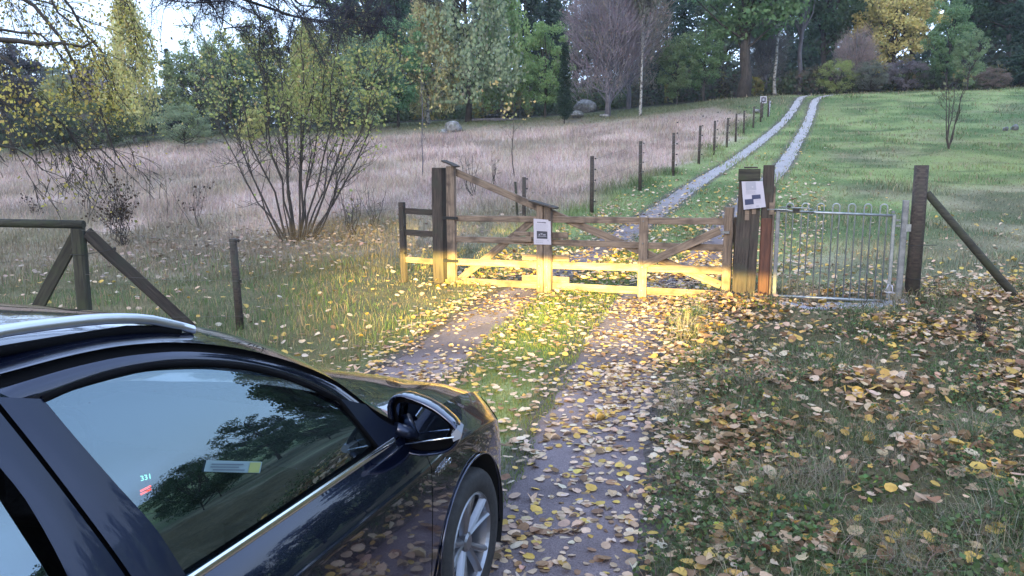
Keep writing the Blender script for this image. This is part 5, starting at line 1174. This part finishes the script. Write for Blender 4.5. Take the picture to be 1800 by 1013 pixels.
for x in (0, -2.62):
    for s in (1, -1): wheel(x, s)
# door mirrors, shaped on the right side from the photo
def onx(px, py, xc):
    r = ray(px, py); c0 = np.array([0, 0, CZ]); t = ((CO - c0) @ FW + xc) / (r @ FW); p = c0 + r * t; return float((p - CO) @ RT), float(p[2])
OUT = [(684, 712), (690, 698), (706, 693), (735, 702), (764, 716), (788, 734), (802, 748), (809, 762), (806, 778), (795, 790), (770, 798), (736, 799), (708, 789), (694, 766), (686, 738)]
O2 = np.array([onx(a, b, -.52) for a, b in OUT]); O2 = np.array([[pchip(range(16), np.r_[O2[:, i], O2[:1, i]], t) for i in (0, 1)] for t in np.linspace(0, 15, 45)[:-1]]); cm = O2.mean(0)
for s in (1, -1):
    V, F = [], []; N = len(O2)
    for (x, k, dl) in ((-.515, .90, 0), (-.535, .93, 0), (-.540, .985, 0), (-.525, 1.01, 0), (-.49, 1.0, -.004), (-.45, .93, -.01), (-.415, .78, -.018), (-.395, .5, -.02), (-.388, .12, -.02)):
        for (l, z) in O2: q = cm + (np.array([l, z]) - cm) * k; V.append(CV(x, s * (q[0] + dl), q[1]))
    for i in range(8):
        for j in range(N): q = i * N + j; r_ = i * N + (j + 1) % N; F.append((q, r_, r_ + N, q + N) if s > 0 else (q, q + N, r_ + N, r_))
    F.append(tuple(8 * N + j for j in range(N)))
    mh = mesh('mirror_housing', V, F, K['paint'], car, smooth=True)
    V = [CV(-.519 - (z - cm[1]) * .10, s * (cm[0] + (l - cm[0]) * .74 - .004), cm[1] + .012 + (z - cm[1]) * .66) for l, z in O2]; mesh('mirror_glass', V, [tuple(range(N))], K['mirror'], mh)
    V = [CV(-.506, s * (cm[0] + (l - cm[0]) * .90), cm[1] + (z - cm[1]) * .90) for l, z in O2]; mesh('mirror_bezel', V, [tuple(range(N))], K['seal'], mh)
    q0 = onx(712, 781, -.55); q1 = onx(798, 769, -.55); q2 = onx(715, 787, -.55); q3 = onx(796, 776, -.55)
    tube('chrome_line', [CV(-.548, s * q0[0], q0[1]), CV(-.548, s * q1[0], q1[1])], .0032, K['chrome'], mh, 6)
    sg_ = [onx(793, 764, -.545), onx(803, 754, -.545), onx(812, 762, -.545), onx(809, 771, -.545), onx(797, 777, -.545)]
    V = [CV(-.545, s * l, z) for l, z in sg_] + [CV(-.46, s * (l - .028), z) for l, z in sg_]; n_ = 5
    mesh('indicator_lamp', V, [(0, 1, 2, 3, 4), (9, 8, 7, 6, 5)] + [(i, (i + 1) % 5, (i + 1) % 5 + 5, i + 5) for i in range(5)], plain('indicator_lens', (.30, .32, .36), .08, .2), mh)
    q = onx(680, 770, -.55); tube('mirror_arm', [CV(-.56, s * (.80), 1.0), CV(-.50, s * (cm[0] - .04), cm[1] - .045)], [.024, .022], K['satin'], mh, 8)
# headlamps
xs_ = np.linspace(.50, .935, 16); G = np.stack([sidept(xs_, np.full(16, j)) for j in np.linspace(5.2, 9, 9)], 1); G[..., 1] += .004; G[..., 2] += .001
for o in grid('headlamp', G, K['lamp']): pass
G2 = G.copy(); G2[..., 1] -= .003; 
# side door details
for s in (1, -1):
    for x in (-1.58, -2.42):
        tube('door_handle', [CV(x - .09, s * .874, .85), CV(x - .07, s * .905, .852), CV(x + .07, s * .905, .852), CV(x + .09, s * .874, .85)], .012, K['paint'], car, 8)
# badge lettering on the wing
tcv = bpy.data.curves.new('badge', 'FONT'); tcv.body = 'HYBRID'; tcv.size = .034; tcv.extrude = .0015; tcv.shear = .3; tcv.space_character = 1.1
to = bpy.data.objects.new('badge_tmp', tcv); COL.objects.link(to); bpy.context.view_layer.update()
me = bpy.data.meshes.new_from_object(to.evaluated_get(bpy.context.evaluated_depsgraph_get())); bpy.data.objects.remove(to)
bo = bpy.data.objects.new('badge', me); COL.objects.link(bo); me.materials.clear(); me.materials.append(K['chrome']); bo.parent = car
bo.matrix_basis = Matrix.Translation(CV(-.385, float(Wd(-.3)) - .002, .765)) @ Matrix.Rotation(R(-4), 4, 'Y') @ Matrix.Rotation(R(90), 4, 'X')
# cabin
boxes('dashboard', [((-.55, 0, .80), (.55, 1.40, .24)), ], K['dark'], car); boxes('centre_console', [((-1.1, 0, .52), (.9, .24, .30))], K['dark'], car)
boxes('cabin_floor', [((-1.6, 0, .26), (3.2, 1.5, .06))], K['dark'], car)
def ringt(c, ax, r, rr, nm, mat):
    ax = Vector(ax).normalized(); u = ax.orthogonal().normalized(); v = ax.cross(u); P_ = [Vector(c) + (u * math.cos(t) + v * math.sin(t)) * r for t in np.linspace(0, 2 * math.pi, 28)]; return tube(nm, P_, rr, mat, car, 7)
ringt(CV(-.95, -.36, .88), (-.9, 0, .42), .18, .016, 'steering_wheel', K['dark'])
for l in (-.36, .36):
    V, F = [], []
    G = np.zeros((9, 7, 3))
    for i, (x, z, th) in enumerate([(-1.05, .50, .06), (-1.05, .58, .07), (-1.3, .56, .07), (-1.5, .56, .08), (-1.56, .72, .08), (-1.62, .95, .06), (-1.67, 1.10, .05), (-1.68, 1.14, .04), (-1.72, 1.10, .03)]):
        for j, u in enumerate(np.linspace(-1, 1, 7)): G[i, j] = (x + .04 * u * u * (i > 3), l + u * .25 * (1 if i < 6 else .8), z + .03 * u * u * (i <= 3))
    st = grid('seat', G, K['cloth'], both=False)[0]; sol = st.modifiers.new('s', 'SOLIDIFY'); sol.thickness = .10; sol.offset = 1
    boxes('headrest', [((-1.72, -l, 1.24), (.09, .24, .17))], K['cloth'], st)
G = np.zeros((5, 9, 3))
for i, (x, z) in enumerate([(-2.1, .5), (-2.5, .52), (-2.58, .8), (-2.66, 1.08), (-2.75, 1.0)]):
    for j, u in enumerate(np.linspace(-.66, .66, 9)): G[i, j] = (x, u, z)
grid('rear_seat', G, K['cloth'], both=False)
def emis(name, col, st):
    m, n, b = newmat(name); b.inputs['Base Color'].default_value = (.01, .01, .01, 1); b.inputs['Emission Color'].default_value = (*col, 1); b.inputs['Emission Strength'].default_value = st; return m
def onl(px, py, lat):
    r = ray(px, py); c0 = np.array([0, 0, CZ]); t = ((CO - c0) @ RT + lat) / (r @ RT); p = c0 + r * t; return float((p - CO) @ FW), float(p[2])
def text3(name, s, size, loc, mat, parent):
    cv = bpy.data.curves.new(name, 'FONT'); cv.body = s; cv.size = size; cv.extrude = .001; t_ = bpy.data.objects.new('tmp', cv); COL.objects.link(t_); bpy.context.view_layer.update()
    me = bpy.data.meshes.new_from_object(t_.evaluated_get(bpy.context.evaluated_depsgraph_get())); bpy.data.objects.remove(t_); o = bpy.data.objects.new(name, me); COL.objects.link(o); me.materials.clear(); me.materials.append(mat)
    o.parent = parent; o.matrix_basis = Matrix.Translation(loc) @ Matrix.Rotation(R(-30), 4, 'Z') @ Matrix.Rotation(R(75), 4, 'X'); return o
x_, z_ = onl(247, 846, .12); text3('clock_display', '331', .024, CV(x_, .12, z_), emis('green_display', (.3, 1, .75), 3.2), car)
x_, z_ = onl(242, 872, .12)
rdp = boxes('red_display', [(CV(x_ + .035, .12, z_ + z2_), (.045, .004, .006)) for z2_ in (0, .011)], emis('red_display', (1, .08, .03), 3.0), car)
def onglass(px, py, off=.004):
    lat = .7; r = ray(px, py); c0 = np.array([0, 0, CZ])
    for i in range(30): t = ((CO - c0) @ RT + lat) / (r @ RT); p = c0 + r * t; lat = LAT(p[2]) - .010 + off
    return CV(float((p - CO) @ FW), lat, float(p[2]))
def sticker(name, pts, col, off):
    f_ = [onglass(a, b, off) for a, b in pts]; b_ = [onglass(a, b, off - .002) for a, b in pts]; n_ = len(pts)
    return mesh(name, f_ + b_, [tuple(range(n_)), tuple(range(2 * n_ - 1, n_ - 1, -1))] + [(i, i + n_, (i + 1) % n_ + n_, (i + 1) % n_) for i in range(n_)], plain(name, col, .5), car)
sticker('permit_sticker', [(358, 829), (363, 809), (461, 812), (457, 832)], (.13, .20, .22), .011)
sticker('permit_stripe', [(436, 831), (440, 813), (459, 813), (455, 831)], (.20, .24, .08), .013)
for k_, (u0, u1) in enumerate(((372, 428), (370, 420), (374, 430))): sticker('permit_text', [(u0, 817 + 5 * k_), (u0, 815 + 5 * k_), (u1, 815.6 + 5 * k_), (u1, 817.6 + 5 * k_)], (.06, .09, .12), .013)
# headlamp light: dipped beams with a level cut-off, aimed along the car
def spot(l):
    d = bpy.data.lights.new('headlamp_beam', 'SPOT'); d.energy = HEAD_POWER; d.color = (1.0, .73, .18); d.spot_size = R(64); d.spot_blend = 1.0; d.shadow_soft_size = .035
    o = bpy.data.objects.new('headlamp_beam', d); COL.objects.link(o); o.parent = car; o.location = CV(1.02, l, .66)
    dr = Vector((1, .20 if l > 0 else .17, -.035)); o.rotation_euler = dr.to_track_quat('-Z', 'Y').to_euler()
    d.use_nodes = True; n = d.node_tree; em = n.nodes['Emission']; ge = n.nodes.new('ShaderNodeNewGeometry'); sp = n.nodes.new('ShaderNodeSeparateXYZ'); n.links.new(ge.outputs['Incoming'], sp.inputs[0])
    mr = n.nodes.new('ShaderNodeMapRange'); mr.interpolation_type = 'SMOOTHSTEP'; mr.inputs[1].default_value = -.016; mr.inputs[2].default_value = .008; mr.inputs[3].default_value = 1.0; mr.inputs[4].default_value = 0.0
    n.links.new(sp.outputs[2], mr.inputs[0])
    # hot just under the cut-off, weaker towards the road
    m2 = n.nodes.new('ShaderNodeMapRange'); m2.inputs[1].default_value = -.19; m2.inputs[2].default_value = -.02; m2.inputs[3].default_value = .08; m2.inputs[4].default_value = 1.0; n.links.new(sp.outputs[2], m2.inputs[0]); pw = n.nodes.new('ShaderNodeMath'); pw.operation = 'POWER'; pw.inputs[1].default_value = 1.7; n.links.new(m2.outputs[0], pw.inputs[0])
    ml = n.nodes.new('ShaderNodeMath'); ml.operation = 'MULTIPLY'; n.links.new(mr.outputs[0], ml.inputs[0]); n.links.new(pw.outputs[0], ml.inputs[1]); n.links.new(ml.outputs[0], em.inputs[1])
for l in (.62, -.62): spot(l)
# ------------------------------------------------------------------ evening air
hm = bpy.data.materials.new('evening_haze'); hm.use_nodes = True; hn = hm.node_tree; hn.nodes.remove(hn.nodes['Principled BSDF'])
pv = hn.nodes.new('ShaderNodeVolumePrincipled'); pv.inputs['Color'].default_value = (.80, .88, 1, 1); pv.inputs['Density'].default_value = .0004; hn.links.new(pv.outputs[0], hn.nodes['Material Output'].inputs['Volume'])
V, F = box_vf((0, 0, 14), (2300, 1800, 40)); hz = mesh('haze', V, F, hm); hz['kind'] = 'stuff'
